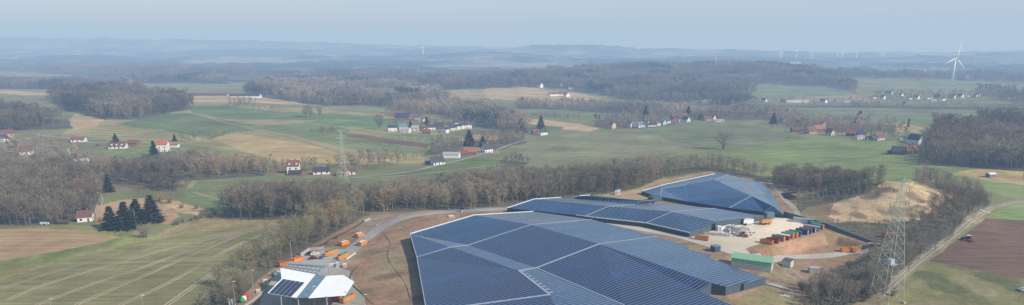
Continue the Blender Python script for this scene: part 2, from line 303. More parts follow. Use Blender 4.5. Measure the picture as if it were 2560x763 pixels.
wood('woodland','dark band of trees above the left edge','wood',[(-150,236),(0,222),(130,224),(320,212),(300,206),(150,210),(0,208),(-150,212)],10,18,'far',DK)
wood('woodland','far dark wood left of the central woods','wood',[(330,208),(575,210),(572,196),(450,186),(335,190)],11,20,'far',DK)
wood('woodland','hazy woods behind the left fields','wood',[(-200,182),(0,178),(170,182),(380,186),(620,194),(640,178),(400,170),(0,166),(-200,168)],15,20,'far',DK)
wood('woodland','central woods in the valley beyond the fields','wood',[(620,238),(800,264),(960,266),(1000,282),(1090,286),(1180,312),(1290,338),(1335,328),(1280,300),(1200,272),(1115,262),(1105,232),(1000,218),(800,212),(640,210)],10.5,18,'far',GB)
wood('woodland','hazy woods above the central valley','wood',[(640,208),(800,210),(1000,215),(1110,222),(1200,214),(1200,195),(1000,186),(760,186),(650,192)],13,18,'far',DK)
wood('woodland','broad hill wood in the centre right','wood',[(1110,224),(1200,222),(1310,216),(1400,222),(1480,234),(1570,250),(1690,256),(1870,266),(1868,222),(1880,212),(1960,212),(2080,217),(2145,236),(2110,195),(2060,182),(1920,168),(1790,164),(1600,167),(1450,176),(1280,188),(1120,204)],11,18,'far',DK)
wood('woodland','line of bare trees behind the bright green field','wood',[(1290,272),(1440,276),(1560,286),(1720,292),(1760,282),(1600,268),(1440,262),(1290,258)],9,13,'far',GB)
wood('woodland','bare trees round the second village','wood',[(1480,318),(1590,322),(1700,308),(1600,296),(1560,292),(1500,300)],12,11,'far',GB)
wood('woodland','bare trees right of the second village','wood',[(1730,300),(1900,300),(2000,322),(2120,330),(2240,330),(2240,312),(2100,304),(1960,284),(1880,280),(1720,278)],13,12,'far',GB)
wood('woodland','long row of bare trees behind the long blue green field','wood',[(1700,264),(1880,268),(2200,270),(2560,277),(2700,278),(2700,272),(2560,270),(2200,263),(1880,261),(1720,259)],9,8,'far',GY)
wood('woodland','dark hedges and trees on the slope right of the village','wood',[(2440,235),(2560,265),(2700,270),(2700,240),(2560,232),(2460,225)],13,13,'far',DK)
wood('woodland','hazy wood behind the big wind turbine','wood',[(2110,192),(2240,196),(2400,200),(2700,205),(2700,182),(2400,184),(2200,186),(2100,180)],14,16,'far',DK)
wood('woodland','bare trees along the country road','wood',[(1060,390),(1110,388),(1200,364),(1240,378),(1320,356),(1290,342),(1190,352),(1080,362)],9,10,'mid',GB)
wood('woodland','bare roadside trees below the left pylon','wood',[(640,440),(760,438),(900,438),(1010,420),(1080,405),(1060,395),(900,410),(700,412)],10,9,'mid',GB)
wood('brushwood','dark bushes along the edge of the centre field','brush',[(1250,420),(1310,418),(1320,405),(1260,402)],6,6,'mid',DK)
wood('tussocks','dark tussocks and bramble scattered over the mound','brush',[(2110,505),(2160,482),(2215,464),(2280,474),(2370,492),(2290,545),(2210,560),(2140,560)],5.2,1.3,'near',OL)
wood('weeds','dry weeds dotted over the soil left of the big hall','weeds',[(870,600),(960,565),(1030,545),(1150,535),(1020,590),(1035,763),(950,763),(890,690)],4.2,.9,'near',OL)
wood('weeds','dry weeds dotted over the slope below the container row','weeds',[(1890,630),(1990,600),(2180,615),(2160,650),(2000,700),(1950,690),(1960,655)],4.2,.8,'near',OL)
wood('weeds','rough tussocks in the mottled corner meadow','weeds',[(2260,720),(2330,660),(2560,695),(2560,790),(2230,790)],5,.8,'near',GB)
wood('hedge','bare trees in a line behind the tall white house','trees',[(442,360),(565,354),(565,346),(450,351)],7,8,'mid',GB)
wood('hedge','trees along the foot of the left hill fields','trees',[(560,262),(600,268),(640,262),(600,256)],12,12,'mid',GB)
wood('hedge','bare trees along the track of the pale field','trees',[(800,330),(845,330),(850,326),(800,324)],8,5,'mid',DK)
wood('hedge','dark hedge line crossing the pale left field','hedge',[(775,333),(850,328),(845,324),(770,329)],6,4,'mid',DK)
wood('hedge','low hedge above the fields below the long barns','hedge',[(560,267),(700,279),(705,274),(580,262)],8,6,'mid',DK)
wood('hedge','hedge line on the meadow beyond the village','hedge',[(1285,292),(1450,300),(1450,296),(1350,288)],8,8,'mid',GB)
wood('garden_trees','bare garden trees between the white hillside houses','garden trees',[(955,330),(1190,328),(1190,304),(1100,302),(980,312)],11,7,'mid',GB)
wood('garden_trees','bare garden trees around the big farm','garden trees',[(940,298),(1070,302),(1075,288),(1010,278),(945,284)],12,9,'mid',GB)
wood('garden_trees','bare garden trees between the houses of the second village','garden trees',[(1565,318),(1700,308),(1830,305),(1830,294),(1720,286),(1570,302)],10,8,'mid',GB)
wood('garden_trees','bare garden trees between the houses of the right village','garden trees',[(1935,330),(2080,338),(2240,352),(2250,335),(2080,312),(1935,295)],11.5,8,'mid',GB)
wood('garden_trees','dark garden trees between the houses of the far right village','garden trees',[(2165,256),(2280,258),(2460,250),(2470,232),(2340,230),(2180,230)],16,8,'mid',DK)
wood('garden_trees','dark garden trees along the far row of houses','garden trees',[(1890,258),(2170,262),(2170,250),(1890,248)],17,7,'mid',DK)
for w in W[:-6]:
    if w[0] not in ('tussocks','hedge','weeds') and 'roadside' not in w[1] and 'mixed bare' not in w[1]: woodfloor(w[3])
# ---------------------------------------------------------------- build ground
GK=np.array([2.14,1.98,1.74])
def dull(c):
    c=np.array(c)*GK
    if c[1]>c[0]*1.0: l=c.mean()*np.array([1.17,1.12,.68]); c=c*.69+l*.31
    return c
def build_ground():
    pys=np.concatenate([[],np.arange(800,176,-1.3)]); yc=(560-pys)/F; td=(ST-yc*CT)/(CT+yc*ST); Y=100/td
    Y=np.concatenate([[60,120,180,215],Y,Y[-1]*np.exp(np.linspace(0.008,math.log(38000/Y[-1]),210))])
    T=np.concatenate([np.linspace(-1.2,-.78,24),np.linspace(-.775,.775,1130),np.linspace(.78,1.2,24)])
    TT,YY=np.meshgrid(T,Y); x=(TT*YY).ravel(); y=YY.ravel(); z=G(x,y); n0,n1=TT.shape
    px,py=project(x,y,z)
    rid=np.zeros(len(x),int); col=np.tile(dull(DUL)*.92,(len(x),1))
    # distant patchwork
    far=y>2300
    n=noise2(x,y,260,21)+.7*noise2(x,y,90,22)+.3*noise2(x,y,45,23)
    col[far]=np.where((n>.1)[far,None],np.array([.04,.045,.04]),np.where((n<-.95)[far,None],np.array([.26,.22,.16]),np.array([.115,.135,.09])))
    bump=smooth(0,.35,n)*(12+4*noise2(x,y,18,31)+3*noise2(x,y,40,32))*smooth(3300,3800,y); z=z+bump
    wob=noise2(x,y,14,41)*1.2; wob2=noise2(x,y,4,42)*1.; wob3=noise2(x,y,3,43)*1.
    for k,(nm,lb,ct,c,mt,poly) in enumerate(REG):
        if poly is None: continue
        xs=[p[0] for p in poly]; ys=[p[1] for p in poly]
        s=np.where((px>min(xs)-5)&(px<max(xs)+5)&(py>min(ys)-5)&(py<max(ys)+5)&(y<3400))[0]
        wk=1. if ct in ('field','yard') else 3.5
        i=s[pip(px[s]+wk*(wob[s]+(wk>1)*wob2[s]),py[s]+wk*.35*(wob[s]+(wk>1)*wob3[s]),poly)]; rid[i]=k; col[i]=dull(c)
    for poly in WFP:
        xs=[p[0] for p in poly]; ys=[p[1] for p in poly]
        s=np.where((px>min(xs))&(px<max(xs))&(py>min(ys))&(py<max(ys))&(y<3600))[0]
        i=s[pip(px[s]+2*wob[s],py[s]+wob[s],poly)]; col[i]=np.array(WFL)*1.8
    # blended variety
    pv=1+.10*noise2(x,y,23,51)+.07*noise2(x,y,9,52); col=col*np.clip(pv,.6,1.4)[:,None]
    def mixc(mask,c):
        nonlocal col; c=np.array(c)*1.35
        col=col*(1-mask[:,None])+np.array(c)*mask[:,None]
    names=[r[1] for r in REG]
    sel=lambda s:(rid==names.index(s)).astype(float)
    q=sel('large green brown field with curving pale wheel tracks'); mixc(q*smooth(.1,1.2,noise2(x,y,18,61))*.6,(.20,.165,.085))
    q=sel('green verge between the left fields'); mixc(q*smooth(.2,.9,noise2(x,y,7,62))*.7,(.25,.20,.09)); mixc(q*smooth(.5,1.1,noise2(x,y,9,63))*.7,(.08,.12,.04))
    q=sel('mottled green and tan meadow in the lower right corner'); mixc(q*smooth(.0,.8,noise2(x,y,4,64))*.6,(.235,.20,.11)); mixc(q*smooth(.2,.9,noise2(x,y,5,65))*.7,(.085,.095,.045))
    q=sel('bare orange brown soil around the halls'); mixc(q*smooth(.2,1.,noise2(x,y,6,66))*.55,(.27,.20,.13)); mixc(q*smooth(.3,1.2,noise2(x,y,4,67))*.65,(.12,.09,.065)); mixc(q*smooth(.5,1.1,noise2(x,y,9,72))*.5,(.17,.16,.085))
    q=sel('dry tan landfill mound with grass and earth'); mixc(q*smooth(.2,.9,noise2(x,y,3,68))*.8,(.15,.11,.07)); mixc(q*smooth(.7,1.1,noise2(x,y,5,71))*.7,(.11,.085,.055))
    q=sel('orange brown bank below the container row'); mixc(q*smooth(.3,1.,noise2(x,y,4,69))*.5,(.29,.205,.125))
    q=sel('pale gravel yard between the halls and the container row'); mixc(q*smooth(.4,1.2,noise2(x,y,7,70))*.5,(.36,.30,.24))
    V=np.stack([x,y,z],1); idx=np.arange(n0*n1).reshape(n0,n1)
    Q=np.stack([idx[:-1,:-1],idx[:-1,1:],idx[1:,1:],idx[1:,:-1]],-1).reshape(-1,4); fr=rid[Q[:,0]]
    for k,(nm,lb,ct,c,mt,poly) in enumerate(REG):
        q=Q[fr==k]
        if len(q)==0: continue
        u,inv=np.unique(q,return_inverse=True)
        o=obj(nm,mesh_np(nm,V[u],inv.reshape(q.shape),mt,col[u],True)); tag(o,lb,ct,kind='structure')
build_ground()
# ---------------------------------------------------------------- ribbons: roads, tracks, tramlines
def spline(P,step):
    P=np.array(P,float); 
    if len(P)<3: Q=np.vstack([2*P[0]-P[1],P,2*P[-1]-P[-2]])
    else: Q=np.vstack([2*P[0]-P[1],P,2*P[-1]-P[-2]])
    out=[]
    for i in range(1,len(Q)-2):
        n=max(2,int(np.linalg.norm(Q[i+1]-Q[i])/step))
        for t in np.linspace(0,1,n,endpoint=False):
            out.append(.5*((2*Q[i])+(-Q[i-1]+Q[i+1])*t+(2*Q[i-1]-5*Q[i]+4*Q[i+1]-Q[i+2])*t*t+(-Q[i-1]+3*Q[i]-3*Q[i+1]+Q[i+2])*t**3))
    out.append(Q[-2]); return np.array(out)
def ribbon_geo(pts,width,lift,offs=(0,),step=3.,wob=.0):
    p=spline(pts,step); d=np.gradient(p,axis=0); d/=np.maximum(1e-9,np.linalg.norm(d,axis=1))[:,None]; n=np.stack([-d[:,1],d[:,0]],1); V=[];Fq=[];b=0
    for o in offs:
        ww=width/2*(1+wob*noise2(p[:,0],p[:,1],6,97+int(10*o)))
        for q in (p+n*(o-ww[:,None]),p+n*(o),p+n*(o+ww[:,None])): V.append(np.column_stack([q,G(q[:,0],q[:,1])+lift]))
        m=len(p); i=np.arange(m-1)
        for a in (0,m): Fq.append(np.stack([b+a+i,b+a+m+i,b+a+m+i+1,b+a+i+1],1))
        b+=3*m
    return np.vstack(V),np.vstack(Fq)
def hits(px): return [hit(*p)[:2] for p in px]
def ribbon(name,label,cat,px,width,col,mat,lift=.06,offs=(0,),step=3.,wob=.1,hits_=True):
    V,Fq=ribbon_geo(hits(px),width,lift,offs,step,wob)
    col=np.array(col)*(1.75 if mat is GM_FIELD else 1.35 if mat is GM_GRASS else 1.)
    o=obj(name,mesh_np(name,V,Fq,mat,np.tile(np.array(col),(len(V),1))*(1+.12*noise2(V[:,0],V[:,1],5,3))[:,None],True)); return tag(o,label,cat,kind='structure')
def stripes(name,label,cat,A,B,n,width,col,mat,lift,offs=(0,),step=8.,skip=()):
    col=np.array(col)*1.75; A=np.array(hits(A)); B=np.array(hits(B)); Vs=[];Fs=[];b=0
    for k in range(n):
        if k in skip: continue
        t=(k+.5)/n; V,Fq=ribbon_geo(A*(1-t)+B*t,width,lift,offs,step,.15); Vs.append(V);Fs.append(Fq+b);b+=len(V)
    V=np.vstack(Vs); o=obj(name,mesh_np(name,V,np.vstack(Fs),mat,np.tile(np.array(col),(len(V),1)),True)); return tag(o,label,cat,kind='structure')
PAL=(.42,.345,.22)
TR=(-.95,.95)
for i,(lb,pts) in enumerate([
 ('topmost pale wheel track along the verge of the large left field',[(0,725),(100,690),(250,650),(420,612),(520,592),(640,568),(760,560)]),
 ('second pale wheel track curving through the large left field',[(20,750),(110,712),(240,675),(400,628),(540,594),(610,576),(680,562)]),
 ('third pale wheel track curving through the large left field',[(90,763),(200,722),(330,678),(470,628),(560,595),(600,580)]),
 ('fourth pale wheel track curving through the large left field',[(190,763),(300,715),(420,664),(540,612),(620,580),(690,566)]),
 ('fifth pale wheel track curving through the large left field',[(300,763),(400,718),(480,675),(560,630),(650,588),(700,570)]),
 ('lowest pale wheel track of the large left field by the hedge belt',[(400,775),(450,740),(500,705),(550,672)])]):
    ribbon('wheel_track',lb,'track',pts,.95,PAL if i else (.36,.30,.18),GM_GRAVEL,.05,TR,wob=.3)
ribbon('wheel_track','pale wheel track looping at the end of the field left of the copse','track',[(472,470),(488,452)],.9,PAL,GM_GRAVEL,.06,TR)
ribbon('wheel_track','pale wheel track along the top of the field left of the copse','track',[(475,472),(540,466),(640,455),(720,450),(790,444)],.7,PAL,GM_GRAVEL,.06,TR)
ribbon('wheel_track','pale wheel track through the middle of the field left of the copse','track',[(484,480),(520,492),(570,505),(575,512)],.8,PAL,GM_GRAVEL,.06,TR)
ribbon('wheel_track','lower pale wheel track of the field left of the copse','track',[(500,490),(560,482),(640,470)],.6,PAL,GM_GRAVEL,.06,TR)
ribbon('farm_track','twin rutted track leading to the left forest edge','track',[(238,545),(246,520),(252,500),(247,485),(252,475)],1.0,(.42,.35,.25),GM_GRAVEL,.06,(-1.2,1.2))
ribbon('road','pale country road climbing past the white houses','road',[(880,446),(1010,432),(1100,413),(1170,396),(1240,376),(1290,357),(1340,346)],4.6,(.30,.30,.295),GM_GRAVEL,.25)
ribbon('road','thin pale lane above the farmhouses on the left','road',[(90,338),(160,345),(240,358),(290,352)],3.5,(.40,.37,.33),GM_GRAVEL,.2)
ribbon('farm_track','pale track across the left hill fields','track',[(485,284),(540,300),(640,325),(760,352),(880,388),(1000,398)],4.5,(.33,.265,.165),GM_GRAVEL,.2,step=8)
ribbon('farm_track','pale track between hill fields running right','track',[(540,302),(660,303),(760,297)],4,(.30,.25,.16),GM_GRAVEL,.2,step=8)
ribbon('farm_track','short pale track bending through the middle field','track',[(1640,345),(1662,352),(1655,357),(1700,362),(1790,372)],3.5,(.33,.27,.17),GM_GRAVEL,.2,step=6)
ribbon('farm_track','pale lane behind the long blue green field','track',[(1800,274),(2000,274),(2240,277),(2440,278),(2560,278)],4,(.42,.38,.3),GM_GRAVEL,.3,step=10)
ribbon('farm_track','brown track across the broad bright green field','track',[(1890,428),(2000,412),(2120,398),(2230,386)],1.4,(.20,.165,.09),GM_GRAVEL,.08,(-1.3,1.3),step=6)
ribbon('farm_track','pale line of grass between the bright green field and the grey fields','track',[(1640,397),(1760,382),(1960,353),(2010,347)],3,(.22,.19,.11),GM_GRAVEL,.15,step=6)
ribbon('farm_track','long rutted grass track beside the ploughed field','track',[(2130,800),(2200,740),(2300,652),(2380,592),(2440,545),(2490,518),(2560,503),(2680,492)],5.8,(.21,.18,.11),GM_GRASS,.05,step=4,wob=.25)
ribbon('wheel_track','pale wheel ruts on the grass track beside the ploughed field','track',[(2200,740),(2300,652),(2380,592),(2440,545),(2490,518),(2560,503)],.9,(.40,.34,.25),GM_GRAVEL,.10,(-.9,.9),step=4)
ribbon('farm_track','curving pale track right of the back hall','track',[(1925,458),(1945,478),(1968,505),(1990,528),(1992,545),(1975,552)],3.6,(.42,.36,.29),GM_GRAVEL,.06)
ribbon('farm_track','pale track passing behind the pond','track',[(1925,461),(1990,468),(2060,474)],2.5,(.30,.25,.19),GM_GRAVEL,.06)
ribbon('road','curved grey site road past the orange containers','road',[(1300,522),(1240,524),(1130,530),(1030,541),(968,562),(915,596),(870,632),(820,670)],7.0,(.36,.345,.33),GM_GRAVEL,.08)
ribbon('kerb','pale raised kerb on the outside of the site road','kerb',[(1300,517.5),(1230,520),(1125,526),(1022,536.5),(958,556),(940,566)],.5,(.62,.60,.57),GM_GRAVEL,.22)
ribbon('road','pale gravel road between the two front halls','road',[(1440,544),(1520,560),(1600,572),(1700,592),(1800,621),(1880,641),(1960,645),(2060,640),(2130,631),(2172,622)],6.5,(.50,.455,.395),GM_GRAVEL,.06)
ribbon('path','grey stone drainage path below the green building','path',[(1930,655),(1970,672),(2000,690),(2030,712)],2.2,(.30,.27,.235),GM_GRAVEL,.05)
ribbon('ditch','dark eroded ditch on the soil left of the big hall','ditch',[(960,585),(975,610),(968,640),(985,672),(1010,705),(1025,745)],.45,(.13,.09,.065),GM_SOIL,.04,wob=.4)
ribbon('ditch','dark drainage ditch at the foot of the hedge belt','ditch',[(925,545),(880,572),(820,603),(790,622)],1.0,(.07,.055,.045),GM_SOIL,.04,wob=.3)
ribbon('ditch','dark green ditch right of the recycling station','ditch',[(893,668),(880,680),(876,705),(905,735),(930,760)],.7,(.10,.105,.055),GM_SOIL,.04,wob=.3)
LT=(.165,.165,.10)
stripes('wheel_track','pale tramlines of the dark green drilled field on the left hill','track',[(300,308),(420,322),(520,349)],[(420,288),(540,303),(640,325)],8,1.8,LT,GM_FIELD,.25)
stripes('wheel_track','pale tramlines on the pale field below the left hill','track',[(190,345),(330,352),(500,362)],[(270,312),(380,320),(470,338)],6,2.2,(.20,.19,.11),GM_FIELD,.25)
stripes('wheel_track','curved pale tramlines of the grey green centre field','track',[(1270,392),(1370,352),(1470,336)],[(1560,402),(1640,372),(1690,356)],9,1.6,(.17,.165,.105),GM_FIELD,.15)
stripes('wheel_track','faint tramlines of the dark field with the lone tree','track',[(1640,338),(1760,330),(1890,322)],[(1740,366),(1850,358),(1990,346)],5,1.5,(.12,.13,.08),GM_FIELD,.15)
stripes('wheel_track','faint tramlines of the broad bright green field','track',[(1700,395),(1900,370),(2080,352)],[(1850,440),(2100,420),(2300,405)],7,1.0,(.145,.165,.075),GM_FIELD,.12)
stripes('wheel_track','pale tramlines of the striped field below the brown strip','track',[(780,350),(900,380)],[(1000,362),(1050,378)],7,1.6,(.19,.185,.11),GM_FIELD,.2)
stripes('wheel_track','pale tramlines of the green field below the white houses','track',[(915,336),(940,346)],[(1130,345),(1110,360)],8,.9,(.19,.185,.11),GM_FIELD,.2)
ribbon('wheel_track','pale line across the green field inside the road bend','track',[(870,447),(1000,440),(1100,430),(1200,418),(1270,410)],2.0,(.24,.22,.13),GM_FIELD,.12)
ribbon('wheel_track','faint line across the lower green field inside the road bend','track',[(900,478),(1000,466),(1120,450),(1250,432)],1.2,(.14,.15,.08),GM_FIELD,.12)
# pond
def pond():
    pts=[hit(*p) for p in [(1955,484),(2000,480),(2030,486),(2015,497),(1980,500),(1960,494)]]
    z=min(p[2] for p in pts)+.5; q=spline([p[:2] for p in pts]+[pts[0][:2]],3)
    me=bpy.data.meshes.new('pond'); me.from_pydata([(a,b,z) for a,b in q[:-1]],[],[tuple(range(len(q)-1))]); me.materials.append(M('dark_water',(.02,.022,.02),.08,.1)); tag(obj('water',me),'dark pond between the track and the mound','pond',kind='structure')
pond()
# ---------------------------------------------------------------- vegetation
def twig_mat(name,attr):
    m,t,b=nodes(name); N=t.nodes.new
    tc=N('ShaderNodeTexCoord'); nz=N('ShaderNodeTexNoise'); nz.inputs['Scale'].default_value=.5; lk(t,tc.outputs['Object'],nz.inputs['Vector'])
    mr=N('ShaderNodeMapRange'); mr.inputs[1].default_value=.3; mr.inputs[2].default_value=.7; mr.inputs[3].default_value=.75; mr.inputs[4].default_value=1.25; lk(t,nz.outputs['Fac'],mr.inputs[0])
    vm=N('ShaderNodeVectorMath'); vm.operation='SCALE'; lk(t,mr.outputs[0],vm.inputs['Scale'])
    if attr:
        a=N('ShaderNodeAttribute'); a.attribute_name='tint'; lk(t,a.outputs['Color'],vm.inputs[0])
    else:
        oi=N('ShaderNodeObjectInfo'); cr=N('ShaderNodeValToRGB'); e=cr.color_ramp.elements
        e[0].position=0; e[0].color=(*RB,1); e[1].position=1; e[1].color=(.42,.36,.285,1)
        for p,c in ((.3,GB),(.55,OL),(.8,DK)): q=e.new(p); q.color=(*c,1)
        lk(t,oi.outputs['Random'],cr.inputs[0]); lk(t,cr.outputs[0],vm.inputs[0])
    df=N('ShaderNodeBsdfDiffuse'); tl=N('ShaderNodeBsdfTranslucent'); mx=N('ShaderNodeMixShader'); mx.inputs[0].default_value=.45
    lk(t,vm.outputs[0],df.inputs[0]); lk(t,vm.outputs[0],tl.inputs[0]); lk(t,df.outputs[0],mx.inputs[1]); lk(t,tl.outputs[0],mx.inputs[2]); lk(t,mx.outputs[0],t.nodes['Material Output'].inputs['Surface']); t.nodes.remove(b); return m
TWO=twig_mat('bare_twigs',False); TWA=twig_mat('bare_wood_mass',True); BARK=M('bark',(.15,.125,.10),.9,.25,1.5); NEED=M('spruce_needles',(.028,.045,.028),.8,.35,.5)
def tri_tube(a,b,r0,r1):
    a=np.array(a);b=np.array(b);d=b-a;d=d/max(1e-6,np.linalg.norm(d));u=np.cross(d,[.3,.1,1.]);u/=np.linalg.norm(u);w=np.cross(d,u)
    V=[a+r0*(math.cos(q)*u+math.sin(q)*w) for q in (0,2.1,4.2)]+[b+r1*(math.cos(q)*u+math.sin(q)*w) for q in (0,2.1,4.2)]
    Fs=[]
    for k in range(3):
        l=(k+1)%3; Fs+=[(k,l,3+l),(k,3+l,3+k)]
    return V,Fs
class TM:
    def __init__(s): s.V=[];s.F=[]
    def add(s,V,Fs): b=len(s.V); s.V+=list(V); s.F+=[tuple(i+b for i in f) for f in Fs]
    def blade(s,a,b,w,r):
        d=b-a; u=np.cross(d,r.standard_normal(3)); u/=max(1e-6,np.linalg.norm(u)); s.add([a-u*w/2,a+u*w/2,b],[(0,1,2)])
    def arr(s): return np.array(s.V,np.float32),np.array(s.F,np.int32)
def gen_tree(seed,h=15.,nb=26,nt=16,tw=.10,tl=1.7,spread=.30,low=.28,multi=1):
    r=np.random.default_rng(seed); T=TM(); Cn=TM()
    for st in range(multi):
        lean=np.array([r.normal(0,.05),r.normal(0,.05),1.]); base=np.array([r.normal(0,.5),r.normal(0,.5),-.4]) if multi>1 else np.array([0,0,-.4])
        tip=base+lean*h*.93; prev=base; rr=h*.016; 
        for k in range(4):
            nx=base+(tip-base)*(k+1)/4+np.array([r.normal(0,.12),r.normal(0,.12),0])*(k<3); T.add(*tri_tube(prev,nx,rr*(1-k*.23),rr*(1-(k+1)*.23)+.01)); prev=nx
        for i in range(nb//multi):
            u=low+(.95-low)*(i+r.random())/(nb//multi); a=base+(tip-base)*u; az=r.uniform(0,6.283)
            env=h*spread*(math.sin(math.pi*min(1,(u-low)/(1-low)*.82+.16))**.7)*r.uniform(.55,1.1)
            rise=r.uniform(.55,1.25); e=a+np.array([math.cos(az)*env,math.sin(az)*env,env*rise]); e[2]=min(e[2],h*r.uniform(.92,1.04))
            T.add(*tri_tube(a,e,h*.0052*(1.25-u),h*.0016)); d=(e-a)
            for j in range(nt):
                f=r.uniform(.25,1.05); s0=a+d*f+r.normal(0,.25,3); dr=d/max(.1,np.linalg.norm(d))*.5+r.normal(0,.55,3)+np.array([0,0,.55]); dr/=np.linalg.norm(dr)
                Cn.blade(s0,s0+dr*tl*r.uniform(.6,1.4),tw*r.uniform(.7,1.4),r)
    return T.arr(),Cn.arr()
def gen_spruce(seed,h=16.):
    r=np.random.default_rng(seed); T=TM(); Cn=TM(); T.add(*tri_tube((0,0,-.4),(0,0,h),h*.018,.02))
    n=int(h*14)
    for i in range(n):
        u=.05+.94*(i/n)**.9; z=h*u; L=h*.25*(1-u)**.85*r.uniform(.75,1.15)+.25; az=r.uniform(0,6.283); d=np.array([math.cos(az),math.sin(az),0.]); a=np.array([0,0,z])
        for j in range(10):
            f=r.uniform(.15,1.); s0=a+d*L*f*.75+np.array([0,0,-L*.18*f]); dr=d+r.normal(0,.45,3)+np.array([0,0,-.25]); Cn.blade(s0,s0+dr*max(.5,L*.42)*r.uniform(.6,1.2),.55*r.uniform(.6,1.3),r)
    return T.arr(),Cn.arr()
def gen_bush(seed,h=3.2,n=300,tw=.09):
    r=np.random.default_rng(seed); T=TM(); Cn=TM()
    for i in range(14):
        az=r.uniform(0,6.283); e=np.array([math.cos(az)*h*r.uniform(.1,.5),math.sin(az)*h*r.uniform(.1,.5),h*r.uniform(.5,.9)]); b=np.array([r.normal(0,.3),r.normal(0,.3),-.2]); T.add(*tri_tube(b,e,.05,.015))
        for j in range(n//14):
            f=r.uniform(.2,1.05); s0=b+(e-b)*f+r.normal(0,.25,3); dr=r.normal(0,.6,3)+np.array([0,0,.6]); dr/=np.linalg.norm(dr); Cn.blade(s0,s0+dr*h*r.uniform(.15,.38),tw*r.uniform(.7,1.4),r)
    return T.arr(),Cn.arr()
NEAR=[gen_tree(s,spread=sp,low=lw,multi=mu) for s,sp,lw,mu in ((1,.27,.3,1),(2,.33,.22,1),(3,.24,.38,1),(4,.36,.2,2),(5,.30,.25,3),(6,.22,.4,1))]
MID=[gen_tree(s,nb=18,nt=11,tw=.20,tl=2.3,spread=sp,low=.28) for s,sp in ((11,.30),(12,.26),(13,.34))]
FARM=[gen_tree(s,nb=13,nt=7,tw=.46,tl=3.4,spread=sp,low=.22) for s,sp in ((21,.36),(22,.32),(23,.40))]
SPR=[gen_spruce(s) for s in (31,32,33)]; BUSH=[gen_bush(s) for s in (41,42,43)]
def merged(name,temps,pos,scl,rot,tint,mat,which=None):
    Vs=[];Fs=[];Cs=[];b=0; which=rng.integers(0,len(temps),len(pos)) if which is None else which
    for k,(tr,cr) in enumerate(temps):
        s=np.where(which==k)[0]
        if len(s)==0: continue
        tv=np.vstack([tr[0],cr[0]]); tf=np.vstack([tr[1],cr[1]+len(tr[0])]); n=len(tv); ca,sa=np.cos(rot[s]),np.sin(rot[s])
        X=tv[None,:,0]*ca[:,None]-tv[None,:,1]*sa[:,None]; Y=tv[None,:,0]*sa[:,None]+tv[None,:,1]*ca[:,None]
        V=np.stack([X*scl[s,None]+pos[s,None,0],Y*scl[s,None]+pos[s,None,1],tv[None,:,2]*scl[s,None]+pos[s,None,2]],-1).reshape(-1,3)
        Fq=(tf[None]+(np.arange(len(s))*n)[:,None,None]).reshape(-1,3)+b; Vs.append(V);Fs.append(Fq);b+=len(V); Cs.append(np.repeat(tint[s],n,axis=0))
    return mesh_np(name,np.vstack(Vs),np.vstack(Fs),mat,np.vstack(Cs))
def scatter(poly,spacing):
    q=np.array([hit(*p) for p in poly]); x0,y0=q[:,:2].min(0); x1,y1=q[:,:2].max(0)
    nx,ny=int((x1-x0)/spacing)+1,int((y1-y0)/spacing)+1
    gx,gy=np.meshgrid(np.arange(nx),np.arange(ny)); x=x0+(gx.ravel()+rng.uniform(-.1,1.1,nx*ny))*spacing; y=y0+(gy.ravel()+rng.uniform(-.1,1.1,nx*ny))*spacing
    e=spacing*1.1; k=pip(x+e*noise2(x,y,spacing*1.6,91),y+e*noise2(x,y,spacing*1.9,92),q); return x[k],y[k]
def vary(tint,n,p=None):
    t=np.array(tint)[None]*rng.uniform(.8,1.2,(n,1)); t=t*(1+rng.normal(0,.035,(n,3))); a=rng.random(n); t[a<.06]*=np.array([1.25,1.1,.9]); t[a>.965]=np.array([.09,.10,.07])
    if p is not None and len(p)>150:
        x,y=p[:,0],p[:,1]; t=t*(1+.27*noise2(x,y,38,94))[:,None]; q=noise2(x,y,24,95); t[q>.75]*=np.array([1.12,1.0,.88]); q=noise2(x,y,42,96)+rng.normal(0,.12,n); t[q>1.12]=np.array([.075,.09,.06])*rng.uniform(.7,1.3,((q>1.12).sum(),1))
    return t
CLEAR=[]   # (x,y,r): keep houses and open things free of trees
